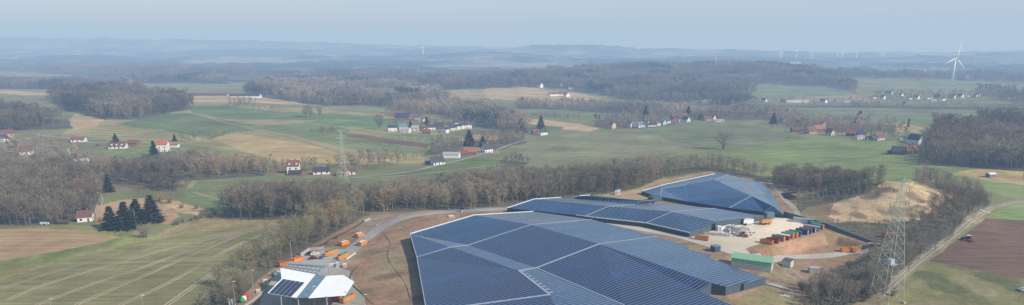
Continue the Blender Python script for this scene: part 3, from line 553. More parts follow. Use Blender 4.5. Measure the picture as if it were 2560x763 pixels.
def place_woods():
    near=[]
    for name,lb,ct,poly,sp,h,kind,tint in W:
        x,y=scatter(poly,sp); keep=np.ones(len(x),bool)
        for cx,cy,cr in CLEAR: keep&=np.hypot(x-cx,y-cy)>cr
        # hold back a strip in front of cleared spots so houses stay visible
        if kind!='near': keep&=noise2(x,y,55,93)<1.25
        x,y=x[keep],y[keep]; n=len(x)
        if n==0: continue
        z=G(x,y); s=h/15.*rng.uniform(.72,1.22,n)*(1+.2*noise2(x,y,22,77)); p=np.stack([x,y,z],1)
        px,py=project(x,y,z); inview=(px>-60)&(px<2620)&(py<800)
        if kind=='near':
            near.append((name,lb,ct,h,tint,p,s,px,py,inview))
        else:
            m=inview|(rng.random(n)<.35); p,s=p[m],s[m]; n=len(p)
            o=obj(name,merged(name,MID if kind=='mid' else FARM,p,s,rng.uniform(0,6.28,n),vary(tint,n,p),TWA)); tag(o,lb,ct,kind='stuff')
    # the 250 trees that show largest become trees of their own
    allr=[]
    for i,e in enumerate(near):
        d=e[5][:,1]; size=e[6]*15*F/d*((e[3]>2)); size=np.where(e[9]&(e[8]<775),size,0)
        allr+=[(size[k],i,k) for k in range(len(size))]
    allr.sort(reverse=True); top=allr[:236]; mine={}
    for sz,i,k in top: mine.setdefault(i,set()).add(k)
    T=[]
    for tr,cr in NEAR:
        T.append((mesh_np('trunk',tr[0],tr[1],BARK),mesh_np('crown',cr[0],cr[1],TWO)))
    for i,e in enumerate(near):
        name,lb,ct,h,tint,p,s=e[:7]; own=sorted(mine.get(i,())); rest=np.array([k for k in range(len(p)) if k not in mine.get(i,())],int)
        for k in own:
            w=int(rng.integers(0,len(NEAR))); r=empty('bare_tree',p[k],float(rng.uniform(0,360))); r.scale=(float(s[k]),)*3
            tag(r,'bare tree of the '+TLAB[lb],'tree','bare trees of the '+TLAB[lb]); obj('trunk',T[w][0],r); obj('crown',T[w][1],r)
        if len(rest):
            q=p[rest]; o=obj(name,merged(name,NEAR if q[:,1].mean()<600 else MID,q,s[rest],rng.uniform(0,6.28,len(q)),vary(tint,len(q),q),TWA)); tag(o,lb,ct,kind='stuff')
TLAB={w[1]:w[1].replace('dense bare ','').replace('long bare ','').replace('bare ','') for w in W}
def tree_single(name,label,cat,px,py,h,temps,k,group=None,mats=(BARK,TWO),wide=1.,ymin=150):
    tr,cr=temps[k%len(temps)]; p=hit(px,py,ymin); r=thing(name,label,cat,p,random.uniform(0,360),group); nom={id(SPR):16.,id(BUSH):3.2}.get(id(temps),15.); s=h/nom; r.scale=(s*wide,s*wide,s)
    key=(id(temps),k%len(temps),mats[1].name)
    if key not in TMESH: TMESH[key]=(mesh_np('trunk',tr[0],tr[1],mats[0]),mesh_np('crown',cr[0],cr[1],mats[1]))
    a,b=TMESH[key]; obj('trunk',a,r); obj('crown',b,r); return r
TMESH={}
# ---------------------------------------------------------------- solar halls
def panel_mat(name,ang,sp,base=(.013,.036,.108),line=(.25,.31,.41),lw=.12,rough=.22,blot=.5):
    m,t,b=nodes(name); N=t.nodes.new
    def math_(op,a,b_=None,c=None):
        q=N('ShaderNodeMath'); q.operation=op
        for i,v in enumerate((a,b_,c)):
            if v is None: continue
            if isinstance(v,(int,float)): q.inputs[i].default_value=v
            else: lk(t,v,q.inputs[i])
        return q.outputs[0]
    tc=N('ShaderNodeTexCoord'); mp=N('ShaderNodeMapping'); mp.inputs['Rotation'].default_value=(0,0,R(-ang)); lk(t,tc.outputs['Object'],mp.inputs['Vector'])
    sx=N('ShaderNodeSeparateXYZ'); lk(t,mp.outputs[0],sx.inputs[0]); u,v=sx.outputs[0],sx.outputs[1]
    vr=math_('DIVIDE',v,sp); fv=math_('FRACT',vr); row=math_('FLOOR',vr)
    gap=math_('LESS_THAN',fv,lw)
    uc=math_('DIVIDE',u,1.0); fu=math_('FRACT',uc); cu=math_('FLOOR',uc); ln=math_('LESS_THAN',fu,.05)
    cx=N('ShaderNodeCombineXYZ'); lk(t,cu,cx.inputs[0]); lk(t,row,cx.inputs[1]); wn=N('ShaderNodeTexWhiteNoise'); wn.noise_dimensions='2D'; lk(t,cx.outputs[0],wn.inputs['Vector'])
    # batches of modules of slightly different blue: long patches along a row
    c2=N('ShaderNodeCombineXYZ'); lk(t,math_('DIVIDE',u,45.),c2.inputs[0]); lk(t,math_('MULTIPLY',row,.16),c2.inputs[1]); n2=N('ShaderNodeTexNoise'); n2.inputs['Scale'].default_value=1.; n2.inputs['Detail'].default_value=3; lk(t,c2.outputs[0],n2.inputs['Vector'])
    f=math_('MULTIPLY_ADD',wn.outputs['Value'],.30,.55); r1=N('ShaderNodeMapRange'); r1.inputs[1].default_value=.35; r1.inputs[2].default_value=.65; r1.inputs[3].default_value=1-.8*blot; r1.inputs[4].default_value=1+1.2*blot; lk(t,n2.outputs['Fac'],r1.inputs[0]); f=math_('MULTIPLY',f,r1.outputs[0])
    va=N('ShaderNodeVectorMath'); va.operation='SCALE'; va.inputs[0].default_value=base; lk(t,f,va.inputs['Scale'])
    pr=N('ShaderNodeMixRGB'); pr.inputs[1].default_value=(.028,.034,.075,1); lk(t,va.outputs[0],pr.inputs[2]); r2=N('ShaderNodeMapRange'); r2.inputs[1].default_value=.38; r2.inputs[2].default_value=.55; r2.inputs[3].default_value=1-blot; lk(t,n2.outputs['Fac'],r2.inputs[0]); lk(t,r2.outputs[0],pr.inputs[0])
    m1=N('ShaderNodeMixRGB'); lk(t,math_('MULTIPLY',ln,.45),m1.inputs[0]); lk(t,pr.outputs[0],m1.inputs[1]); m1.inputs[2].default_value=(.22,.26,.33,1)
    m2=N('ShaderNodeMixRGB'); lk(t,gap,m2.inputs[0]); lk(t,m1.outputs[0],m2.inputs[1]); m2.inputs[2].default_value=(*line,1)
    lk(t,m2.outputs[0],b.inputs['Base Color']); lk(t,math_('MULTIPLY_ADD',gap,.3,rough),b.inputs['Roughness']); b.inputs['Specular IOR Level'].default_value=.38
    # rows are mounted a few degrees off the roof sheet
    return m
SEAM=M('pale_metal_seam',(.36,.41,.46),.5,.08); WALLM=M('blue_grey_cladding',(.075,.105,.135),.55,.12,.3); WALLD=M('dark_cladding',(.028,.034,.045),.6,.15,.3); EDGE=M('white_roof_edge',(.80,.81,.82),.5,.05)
def hall(name,label,facets,eaves,seams,edges,zmin=-1.,extra=None,loc=None,walls=WALLD):
    loc=np.array(loc); r=thing(name,label,'hall',loc)
    for mt,pts in facets:
        V=[P0(*p)-loc for p in pts]; me=bpy.data.meshes.new('solar_roof'); me.from_pydata([tuple(v) for v in V],[],[tuple(range(len(V)))]); me.materials.append(mt)
        import bmesh
        bm=bmesh.new(); bm.from_mesh(me); bmesh.ops.triangulate(bm,faces=bm.faces[:]); bmesh.ops.recalc_face_normals(bm,faces=bm.faces[:])
        if sum(f.normal.z for f in bm.faces)<0: bmesh.ops.reverse_faces(bm,faces=bm.faces[:])
        bm.to_mesh(me); bm.free(); o=obj('solar_roof',me,r)
    for mt,pts in eaves:
        V=[P0(*p)-loc for p in pts]; m=MB()
        for a,b in zip(V[:-1],V[1:]):
            za=min(zmin,float(G(a[0]+loc[0],a[1]+loc[1]))-1.); zb=min(zmin,float(G(b[0]+loc[0],b[1]+loc[1]))-1.)
            m.add([a-[0,0,.06],b-[0,0,.06],(b[0],b[1],zb),(a[0],a[1],za)],[(0,1,2,3)])
        m.build('wall',mt,r)
    for pts,wd in seams:
        V=[P0(*p)-loc+[0,0,.10] for p in pts]; m=MB()
        for a,b in zip(V[:-1],V[1:]): m.bar(a,b,wd,.16)
        m.build('gutter',SEAM,r)
    for pts,wd in edges:
        V=[P0(*p)-loc+[0,0,.05] for p in pts]; m=MB()
        for a,b in zip(V[:-1],V[1:]): m.bar(a,b,wd,.5)
        m.build('roof_edge',EDGE,r)
    return r
# --- front hall
V_,Rz,E_=3.9,7.4,2.8
A=(1025,585,V_);B=(1185,538,Rz);Cc=(1333,529,Rz-2.5);C2=(1480,549,E_+.5);N1=(1171,613,V_);N2=(1127,618,4.9);N3=(1327,562,Rz);N4=(1498,610,Rz);N5=(1340,670,V_);N6=(1297,677,4.9);N7=(1374,737,4.9)
L1=(1042,643,3.2);L2=(1070,800,3.2);Q1=(1642,591,E_);Q2=(1722,618,E_);Q3=(1715,622,E_+.3);Q4=(1775,636,E_);Q5=(1765,641,E_+.2);Q6=(1915,697,2.3);Q7=(1815,717,3.8);Q8=(1779,708,4.9);Q9=(1747,727,3.4);Q10=(1832,764,3.0);Q11=(1870,790,3.)
Bt1=(1150,767,3.6);Bt2=(1560,763,V_);Bt3=(1640,800,V_);Bt4=(1400,790,5.);Bt5=(1120,800,3.2)
PD=panel_mat('panels_dark',40,1.75); PL=panel_mat('panels_sheen_tint',40,1.75,(.07,.125,.225),(.30,.37,.46),.14,.30,.14); PG=panel_mat('panels_grey_sheen_tint',40,1.75,(.18,.22,.28),(.28,.33,.39),.12,.36,.1)  # PL, PG: sky reflection on facets tilted away, painted into the base colour
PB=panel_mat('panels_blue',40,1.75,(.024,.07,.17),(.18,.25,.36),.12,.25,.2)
big=hall('solar_hall','largest hall in front, its folded roof covered in rows of blue solar panels',
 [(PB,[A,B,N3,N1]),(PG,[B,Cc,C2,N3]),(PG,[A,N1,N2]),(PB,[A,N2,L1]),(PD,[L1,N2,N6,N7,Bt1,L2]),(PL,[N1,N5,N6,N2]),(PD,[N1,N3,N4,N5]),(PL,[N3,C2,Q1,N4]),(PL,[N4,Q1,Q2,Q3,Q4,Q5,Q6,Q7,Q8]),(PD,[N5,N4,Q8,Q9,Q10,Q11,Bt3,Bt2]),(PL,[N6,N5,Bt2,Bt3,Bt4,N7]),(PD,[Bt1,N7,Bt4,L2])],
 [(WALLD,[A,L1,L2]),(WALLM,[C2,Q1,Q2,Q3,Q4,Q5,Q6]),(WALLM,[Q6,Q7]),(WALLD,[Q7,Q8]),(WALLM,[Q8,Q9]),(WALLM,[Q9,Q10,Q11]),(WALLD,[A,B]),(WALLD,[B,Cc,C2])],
 [([N1,N3],.45),([N5,N4],.8),([N3,C2],.3),([N4,Q1],.4),([N2,N1],.35),([L1,N2],.35),([N6,N5],1.0),([Bt1,N7],.9),([N7,N6],1.0),([N5,Bt2],.55),([A,L1,L2],.35)],
 [([A,B],.6),([B,Cc],.4)],loc=P0(1300,680))
for k in range(9):   # stepped sheet ends along the lower valley
    t=(k+.5)/9; a=P0(*N6)*(1-t)+P0(*N7)*t; part('step_sheet',M('grey_blue_sheet',(.26,.33,.41),.5,.1),big,lambda m:m.box((a-np.array(big.location)+[1.2,.6,.16]),(1.9,1.1,.14),40))
# end wall doorways: flat black sheets, the shade inside painted on
def opening(parent,a,b,h,mt,out=.12):
    a=np.array(a)-np.array(parent.location); b=np.array(b)-np.array(parent.location); d=(b-a)/np.linalg.norm(b-a); n=np.array([d[1],-d[0],0])*out
    m=MB(); m.add([a+n,b+n,b+n+[0,0,h],a+n+[0,0,h]],[(0,1,2,3)]); m.build('door_shade_sheet',M('painted_inside_shade',(.008,.009,.011),.8),parent)
def on_wall(p,q,t):
    a=P0(*p);b=P0(*q); r=a*(1-t)+b*t; r[2]=max(0,float(G(r[0],r[1])))+.02; return r
opening(big,on_wall(Q7,Q6,.36),on_wall(Q7,Q6,.44),3.1,None)
# --- middle hall
E2=2.7;R2=6.2
a1=(1268,520,E2);a2=(1335,498,R2);a3=(1402,494,E2);a4=(1585,511.5,E2);a5=(1521,516,R2);a6=(1680,529.5,R2);a7=(1791,553.5,4.6);a8=(1724,582,E2);a9=(1615,557.5,E2);a10=(1440,538,E2);a11=(1637,506,E2);a12=(1741,517,E2);a13=(1788,521,E2);a14=(1911,541,2.2)
b1=(1428,496,E2);b2=(1450,489.5,5.2);b3=(1474,488,E2);b4=(1611,502.5,5.2);b5=(1636,500.5,4.6)
va=P0(*a5)-P0(*a10); ang2=math.degrees(math.atan2(*(P0(*a5)-P0(*(1462,541,E2)))[1::-1]))
PD2=panel_mat('panels_middle',ang2,2.3,(.035,.08,.165),(.25,.31,.40),.12,.28,.2); PG2=panel_mat('panels_middle_grey_sheen_tint',ang2,2.0,(.22,.26,.315),(.29,.34,.40),.12,.36,.1); PB2=panel_mat('panels_middle_blue',ang2,2.,(.04,.105,.23),(.15,.23,.34),.14,.28,.15); PL2=panel_mat('panels_middle_sheen_tint',ang2,2.,(.17,.23,.31),(.26,.32,.40),.12,.34,.1)  # grey and light sets have the sky's sheen painted into their colour
mid=hall('solar_hall','long middle hall with ridged solar roof, its end wall facing the gravel yard',
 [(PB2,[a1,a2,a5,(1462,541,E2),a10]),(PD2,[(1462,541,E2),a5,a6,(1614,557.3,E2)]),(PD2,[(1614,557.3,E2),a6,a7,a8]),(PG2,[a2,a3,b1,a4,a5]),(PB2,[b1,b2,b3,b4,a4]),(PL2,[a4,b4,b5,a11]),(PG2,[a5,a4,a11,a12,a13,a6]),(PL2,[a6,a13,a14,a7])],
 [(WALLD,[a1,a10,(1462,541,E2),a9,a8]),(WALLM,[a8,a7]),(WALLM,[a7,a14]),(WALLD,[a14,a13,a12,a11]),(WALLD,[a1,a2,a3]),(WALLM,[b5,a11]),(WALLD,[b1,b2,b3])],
 [([(1462,541,E2),a5],.4),([(1614,557.3,E2),a6],.4),([a5,a4,a11],.5),([a6,a13],.4),([a4,b4,b5],.4)],
 [([a1,a2],.6),([a2,a3],.5),([b1,b2,b3],.6),([(1440,538,E2),(1462,541,E2),a9,a8],.25)],loc=P0(1600,540))
opening(mid,on_wall(a8,a7,.82),on_wall(a8,a7,.97),3.8,None)
# --- back hall
E3=2.3
c1=(1604,478,E3);c2=(1660,462,3.5);c3=(1787,435,4.);c4=(1790,431,4.5);c5=(1819,436.5,7.5);c6=(1786,450,8.5);c7=(1716,462,6.);c8=(1654,472,4.5);c9=(1632,488,E3);c10=(1645,491.5,E3);c11=(1720,504,E3);c12=(1823,520,E3);c13=(1910,529.5,E3);c14=(1961,538,E3-.5);c15=(1933,516,6);c16=(1878,490,7.5);c17=(1880,451,4.5);c18=(1905,456,4);c19=(1927,479,3)
ang3=math.degrees(math.atan2(*(P0(*c16)-P0(*c12))[1::-1]))
PD3=panel_mat('panels_back',ang3,2.2,(.05,.115,.25),(.10,.18,.32),.12,.28,.12); PL3=panel_mat('panels_back_sheen_tint',ang3,2.2,(.14,.22,.32),(.20,.28,.38),.12,.34,.1); PG3=panel_mat('panels_back_grey_sheen_tint',ang3,2.2,(.21,.26,.33),(.26,.32,.40),.12,.34,.1)  # paler sets: same panels with reflected sky put into the colour
back=hall('solar_hall','farthest hall at the top of the site with a peaked solar roof like a tent',
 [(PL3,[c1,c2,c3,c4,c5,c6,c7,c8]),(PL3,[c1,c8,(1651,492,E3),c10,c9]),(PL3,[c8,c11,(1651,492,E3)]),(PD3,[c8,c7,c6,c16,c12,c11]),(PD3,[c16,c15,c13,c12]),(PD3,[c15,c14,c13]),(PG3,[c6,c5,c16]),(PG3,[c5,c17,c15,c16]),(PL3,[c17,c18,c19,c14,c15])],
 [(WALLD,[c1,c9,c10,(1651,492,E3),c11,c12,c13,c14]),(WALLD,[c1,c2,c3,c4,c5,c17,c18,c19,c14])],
 [([c16,c12],.5),([c8,(1651,492,E3)],.45),([c15,c13],.35),([c8,c7],.35),([c6,c5],.4)],[([c1,c2,c3],.55)],loc=P0(1780,490))
part('entrance_box',WALLM,back,lambda m:m.box(P0(1638,497,1.4)-np.array(back.location),(8,5,3.4),ang3))
# sheet metal fence from the back hall along the yard
def sheetfence():
    pts=[hit(*p) for p in [(1958,542),(2005,553),(2058,567),(2078,573),(2110,585),(2160,602),(2190,612)]]; r=thing('sheet_fence','long dark blue grey sheet metal fence between yard and mound','fence',pts[0]); m=MB(); m2=MB(); m3=MB()
    q=spline([p[:2] for p in pts],3.); L=[np.array([x,y,float(G(x,y))])-pts[0] for x,y in q]; n=len(L)
    for k,(a,b) in enumerate(zip(L[:-1],L[1:])):
        h0=max(.5,3.2-2.0*k/n); h=np.array([0,0,h0]); m.add([a-[0,0,.5],b-[0,0,.5],b+h,a+h],[(0,1,2,3)]); m2.bar(a+h+[0,0,.05],b+h+[0,0,.05],.25,.1)
        if k%2==0: m3.box(a+[0,-.12,h0/2],(.14,.14,h0))
    m.build('sheet_panel',WALLM,r); m2.build('top_rail',M('grey_rail',(.3,.33,.36),.5),r); m3.build('post',M('grey_rail'),r)
sheetfence()
# ---------------------------------------------------------------- recycling station
ST_=thing('recycling_station','recycling station with big white butterfly roof and a panel of solar modules','station',hit(745,740))
sl=np.array(ST_.location); WR=M('white_roof_membrane',(.93,.93,.93),.55,.04); GLA=M('roof_glass',(.16,.24,.28),.15,.3,.8); CON=M('concrete',(.42,.41,.39),.85,.12,.8); STEEL=M('galvanised_steel',(.45,.47,.48),.45,.1,1.,.3)
zs=float(sl[2])
def slab(name,mt,pts,th=.35,parent=ST_):
    V=[P0(*p)-np.array(parent.location) for p in pts]; n=len(V); m=MB(); m.add(list(V)+[v-[0,0,th] for v in V],[tuple(range(n)),tuple(range(2*n-1,n-1,-1))]+[(k,(k+1)%n,n+(k+1)%n,n+k) for k in range(n)]); return m.build(name,mt,parent)
h0=zs+8
w1=slab('roof',WR,[(701,670,h0+1),(788,686,h0),(741,744,h0-.6),(669.5,732,h0),(703.5,697,h0+.6)])
slab('roof',WR,[(815.5,690,h0+.2),(858,687.5,h0),(885,704,h0-.3),(863,737,h0-.7),(771.5,744,h0-.5)])
slab('gutter_roof',GLA,[(789,686.3,h0-.1),(815,690,h0-.1),(771,743.8,h0-.7),(742,744,h0-.7)],.2)
slab('glass_roof',M('pale_glass',(.42,.45,.43),.25,.12,.5),[(709,669,h0-.8),(725,657,h0-.6),(818,661,h0-.6),(794,684,h0-.8)],.2)
slab('side_canopy',M('grey_sheet',(.50,.53,.55),.5,.08),[(685,684,h0-1.4),(708,669,h0-1.2),(712,671,h0-1.2),(703,690,h0-1.4)],.2)
slab('roof_beam',STEEL,[(716,658,h0-.1),(726,654,h0),(824,660,h0),(819,665,h0-.1)],.5)
slab('roof_beam',STEEL,[(816,664,h0-.1),(823,661,h0),(797,686,h0),(791,686,h0-.1)],.5)
def frame_lines():
    m=MB(); 
    for k in range(8):
        t=(k+.5)/8; a=P0(709+85*t,669+15*t,h0-.65)-sl; b=P0(725+93*t,657+4*t,h0-.45)-sl; m.bar(a,b,.28,.14)
    for t in (.3,.65):
        a=P0(709+16*t,669-12*t,h0-.6)-sl; b=P0(794+24*t,684-23*t,h0-.6)-sl; m.bar(a,b,.28,.14)
    m.build('roof_frame',M('brown_grey_frame',(.20,.18,.16),.6),ST_)
frame_lines()
pvm=panel_mat('panels_station',0,60,(.02,.03,.075),(.3,.33,.4),.001,.25)
for k in range(5):
    def q(u,v): a=np.array((707,697.5))*(1-u)+np.array((762,706.3))*u; b=np.array((673.5,731))*(1-u)+np.array((729,740.8))*u; c=a*(1-v)+b*v; za=(h0+.6)*(1-v)+(h0+.1)*v; zb=(h0+.25)*(1-v)+(h0-.45)*v; return (c[0],c[1],za*(1-u)+zb*u+.22)
    slab('solar_module',pvm,[q(k/5+.012,0),q((k+1)/5-.012,0),q((k+1)/5-.012,1),q(k/5+.012,1)],.08)
for (x,y,zz) in ((702,742,h0-.4),(816,741,h0-.5),(864,728,h0),(745,744,h0-1),(700,690,h0-1.4),(822,668,h0-.6)):
    p=P0(x,y,zz)-sl; g=float(G(*(p[:2]+sl[:2])))-sl[2]; part('post',STEEL,ST_,lambda m:m.tube((p[0],p[1],g-.2),p,.22,.22,8))
def st_inside():
    p=P0(722,752,zs+1.6)-sl; part('back_wall',M('grey_block',(.30,.31,.31),.8,.12),ST_,lambda m:m.box((p[0]+2,p[1]+9,1.6),(12,.4,3.6)))
    p=P0(775,735,zs)-sl; part('push_wall',CON,ST_,lambda m:m.box((p[0]-1,p[1]+6,1.2),(26,.6,2.6),-8))
st_inside()
# ---------------------------------------------------------------- containers and vehicles
def paint(name,c,v=.14): return M(name,c,.5,v,1.2)
ORG=paint('orange_paint',(.68,.26,.055)); DOR=paint('worn_orange_paint',(.50,.16,.05),.22); GRP=paint('green_tarp',(.05,.27,.13)); RED=paint('red_paint',(.33,.04,.03)); BLU=paint('blue_paint',(.03,.09,.30)); DBL=paint('dark_blue_paint',(.02,.035,.11)); GREY=paint('grey_paint',(.38,.39,.40)); WHT=paint('white_paint',(.78,.78,.76),.05); DGR=paint('teal_tarp',(.04,.15,.12)); BLK=M('black_rubber',(.015,.015,.016),.85); RUST=paint('rusty_inside',(.16,.085,.05),.3); DGL=M('dark_glass',(.02,.025,.03),.12,.05); RBR=paint('red_brown_paint',(.22,.06,.045))
def rolloff(name,label,px,py,yaw,mt,lid=None,L=6.5,W_=2.25,H_=1.95,door=False,cat='container',group=None,fill=None,open_end=False,pos=None,end=None):
    p=hit(px,py) if pos is None else pos; r=thing(name,label,cat,p,yaw,group); t=.09
    def body(m):
        m.box((0,0,.32),(L,W_,.14))
        m.box((0,-W_/2+t/2,.32+H_/2),(L,t,H_)); m.box((0,W_/2-t/2,.32+H_/2),(L,t,H_)); m.box((-L/2+t/2,0,.32+H_/2),(t,W_-2*t-.004,H_)); 
        if not open_end: m.box((L/2-t/2,0,.32+H_/2),(t,W_-2*t-.004,H_))
        n=int(L/.75)
        for k in range(n+1):
            x=-L/2+.1+k*(L-.2)/n
            for s in (-1,1): m.box((x,s*(W_/2+.04),.3+H_/2),(.1,.09,H_-.06))
        for s in (-1,1): m.box((0,s*(W_/2+.05),.32+H_-.06),(L+.06,.13,.14))
        for k in range(3):
            y=-W_/2+.3+k*(W_-.6)/2
            if not open_end: m.box((L/2+.04,y,.3+H_/2),(.08,.1,H_-.1))
    part('body',mt,r,body); part('floor_skid',BLK,r,lambda m:[m.box((0,s*.55,.12),(L-.2,.16,.26)) for s in (-1,1)])
    if fill is not None:
        def hp(m):
            for k in range(14): m.box((random.uniform(-L/2+.7,L/2-.7),random.uniform(-.7,.7),.32+H_-random.uniform(.1,.5)),(random.uniform(.5,1.3),random.uniform(.4,1),random.uniform(.3,.7)),random.uniform(0,90))
        part('load',fill,r,hp)
    else: part('inside',RUST,r,lambda m:m.box((0,0,.45),(L-.2,W_-.24,.1)))
    if lid: part('lid',lid,r,lambda m:m.prism([(-W_/2-.04,.32+H_+.004),(W_/2+.04,.32+H_+.004),(W_/2-.25,.32+H_+.2),(-W_/2+.25,.32+H_+.2)],-L/2,L/2,axis='y'))
    if end: part('door',end,r,lambda m:m.box((L/2+.06,0,.32+H_/2),(.06,W_-.16,H_-.1)))
    if door:
        part('open_door',mt,r,lambda m:m.box((-L/2-.9,-W_/2-.55,.32+H_/2),(.1,2.0,H_),55))
    return r
GR1='orange open skip containers along the site road'
rolloff('skip_container','orange open skip container on the left kerb, farthest up the site road',899,592,60,ORG,fill=WHT,L=4.9)
rolloff('skip_container','orange open skip container left of the road, second from the top',861,613,52,ORG,fill=WHT,L=5.1)
rolloff('skip_container','orange open skip container on the right kerb of the site road',906,613,62,ORG,fill=WHT,L=4.9)
rolloff('skip_container','orange container with green cover and opened door, left of the road',829,636,52,ORG,GRP,L=5.8,door=True)
rolloff('skip_container','orange container with green cover and open end, right edge of the road',859,645,60,ORG,GRP,L=5.6,door=True)
rolloff('skip_container','orange open skip container beside the tall mast',743,655,58,ORG,fill=DOR,L=5.6)
rolloff('skip_container','orange red container full of scrap behind the recycling station',714,664,40,DOR,fill=RED)
rolloff('skip_container','orange container piled with green and red junk under the station roof',868,752,60,ORG,fill=paint('teal_junk',(.10,.30,.28)))
rolloff('skip_container','red container under the right wing of the station roof',848,748,60,RED,fill=RUST)
rolloff('skip_container','worn orange open container on the corner of the middle hall',1754,600,-28,ORG,fill=DOR,L=7)
rolloff('skip_container','orange container alone on the lower gravel road, left of its pair',2116,630,6,ORG,L=6.2)
rolloff('skip_container','orange container alone on the lower gravel road, right of its pair',2142,628,6,ORG,L=6.2)
ROW=[('bright orange open container at the near end of the yard row',ORG,None,None,1916,609),('dark red container second from the near end of the yard row',RED,None,RED,1931,606),('orange container with teal cover third from the near end',DOR,DGR,ORG,1945,601),('red container with pale littered top fourth from the near end',RED,WHT,RED,1957.5,598),('green covered orange container left of its twin in the yard row',ORG,GRP,ORG,1968,594),('green covered orange container right of its twin in the yard row',ORG,GRP,ORG,1978,591.5),
 ('blue container with dark lid after the green covered pair',BLU,DGR,BLU,1987,588.5),('long dark blue container with pale end in the yard row',DBL,DBL,GREY,2004,585),('blue container with red brown lid in the yard row',BLU,RBR,BLU,2013,582),('dark blue container with white end in the yard row',DBL,RBR,GREY,2023,579),('grey container with blue end near the far end of the row',GREY,GREY,BLU,2033,576),('rusty red container with green cover at the far end of the row',RBR,GRP,ORG,2043,572)]
for lb,mt,lid,en,px,py in ROW: rolloff('skip_container',lb,px,py,-38,mt,lid,L=6.4,H_=1.8 if lid is None else 2.25,end=en)
rolloff('shipping_container','long grey white container along the dark fence at the back of the yard','',0,0,WHT,GREY,L=11,H_=2.4,cat='container',pos=hit(2009,556)-np.array([0,0,.1])) if False else None
def shipbox(name,label,px,py,yaw,L,W_,H_,mt,roof,cat='container',dm=None):
    r=thing(name,label,cat,hit(px,py),yaw)
    def b(m):
        m.box((0,0,H_/2),(L,W_,H_))
        for k in range(int(L/.5)): 
            for s in (-1,1): m.box((-L/2+.25+k*.5,s*(W_/2+.02),H_/2),(.2,.05,H_-.2))
    part('body',mt,r,b); part('roof',roof,r,lambda m:m.box((0,0,H_+.045),(L+.1,W_+.1,.08)))
    part('door',dm or roof,r,lambda m:[m.box((L/2+.03,s*W_/4,H_/2),(.06,W_/2-.12,H_-.25)) for s in (-1,1)]); return r
shipbox('shipping_container','long pale grey container against the dark fence at the back of the yard',2008,557,-30,11,2.6,2.6,M('pale_grey_sheet',(.5,.51,.52),.6,.12),GREY)
shipbox('shipping_container','short blue container at the right end of the pale grey one',2027,561,-30,3,2.5,2.6,BLU,BLU)
shipbox('shipping_container','green topped container behind the far end of the yard row',2038,566,-30,6,2.5,2.4,RBR,GRP)
def trailer(label,px,py,yaw):
    r=thing('container_trailer',label,'trailer',hit(px,py),yaw); L=6.6
    part('body',ORG,r,lambda m:[m.box((0,0,2.2),(L,2.5,2.2))]+[m.box((-L/2+.3+k*.75,s*1.27,2.2),(.1,.06,2.1)) for k in range(9) for s in (-1,1)])
    part('cover',DGR,r,lambda m:m.prism([(-1.3,3.305),(1.3,3.305),(.9,3.55),(-.9,3.55)],-L/2-.05,L/2+.05,axis='y'))
    part('chassis',BLK,r,lambda m:[m.box((0,s*.5,.95),(L,.2,.28)) for s in (-1,1)]+[m.bar((L/2,0,.8),(L/2+1.6,0,.6),.14,.14)])
    for x in (-1.9,-.5,1.9):
        for s in (-1,1): part('wheel',BLK,r,lambda m:m.wheel((x,s*1.0,.48),.48,.32))
trailer('orange box trailer with teal cover standing alone on the gravel yard',1913,561,18)
def lorry(label,px,py,yaw,bodym,front,topm):
    r=thing('lorry_trailer',label,'trailer',hit(px,py),yaw); L=6.4
    part('body',bodym,r,lambda m:[m.box((0,s*1.2,2.1),(L,.08,2.4)) for s in (-1,1)]+[m.box((L/2-.04,0,2.1),(.08,2.3,2.4)),m.box((0,0,.95),(L,2.3,.1))])
    part('front_wall',front,r,lambda m:m.box((-L/2+.04,0,2.1),(.08,2.32,2.4))); part('load',topm,r,lambda m:m.box((0,0,2.75),(L-.3,2.2,.5)))
    part('chassis',BLK,r,lambda m:m.box((0,0,.75),(L-.4,1.0,.3)))
    for x in (-2.1,1.2,2.3):
        for s in (-1,1): part('wheel',BLK,r,lambda m:m.wheel((x,s*1.0,.5),.5,.3))
lorry('white and blue tipper trailer with reddish load by the middle hall end wall',1868,561,14,WHT,BLU,paint('reddish_load',(.42,.16,.12)))
def car(name,label,px,py,yaw,mt):
    r=thing(name,label,'car',hit(px,py),yaw)
    part('body',mt,r,lambda m:m.prism([(-2.1,.35),(-2.12,.8),(-1.9,.98),(-1.45,1.0),(-.95,1.44),(.55,1.46),(1.15,1.02),(1.95,.88),(2.12,.65),(2.1,.35)],-.86,.86,axis='x'),bevel=.05)
    for s in (-1,1): part('window',DGL,r,lambda m:m.add([(-1.32,s*.872,1.03),(1.02,s*.872,1.04),(.5,s*.872,1.40),(-.92,s*.872,1.39)],[(0,1,2,3)]))
    part('windscreen',DGL,r,lambda m:m.add([(1.10,-.74,1.10),(1.10,.74,1.10),(.62,.7,1.45),(.62,-.7,1.45)],[(0,1,2,3)]))
    for x in (-1.3,1.3):
        for s in (-1,1): 
            w_=part('wheel',BLK,r,lambda m:m.wheel((x,s*.80,.33),.33,.22)); part('rim',STEEL,w_,lambda m:m.wheel((x,s*.915,.33),.19,.02))
    for s in (-1,1): part('headlight',WHT,r,lambda m:m.box((2.08,s*.62,.72),(.08,.32,.14)))
car('parked_car','black car parked beside the white car',775,637,25,paint('black_paint',(.012,.014,.03),.05)); car('parked_car','white car parked next to the black car',787,637.5,20,WHT); car('parked_car','dark maroon car parked in front of the white car',783,648,10,paint('maroon_paint',(.13,.012,.03),.05))
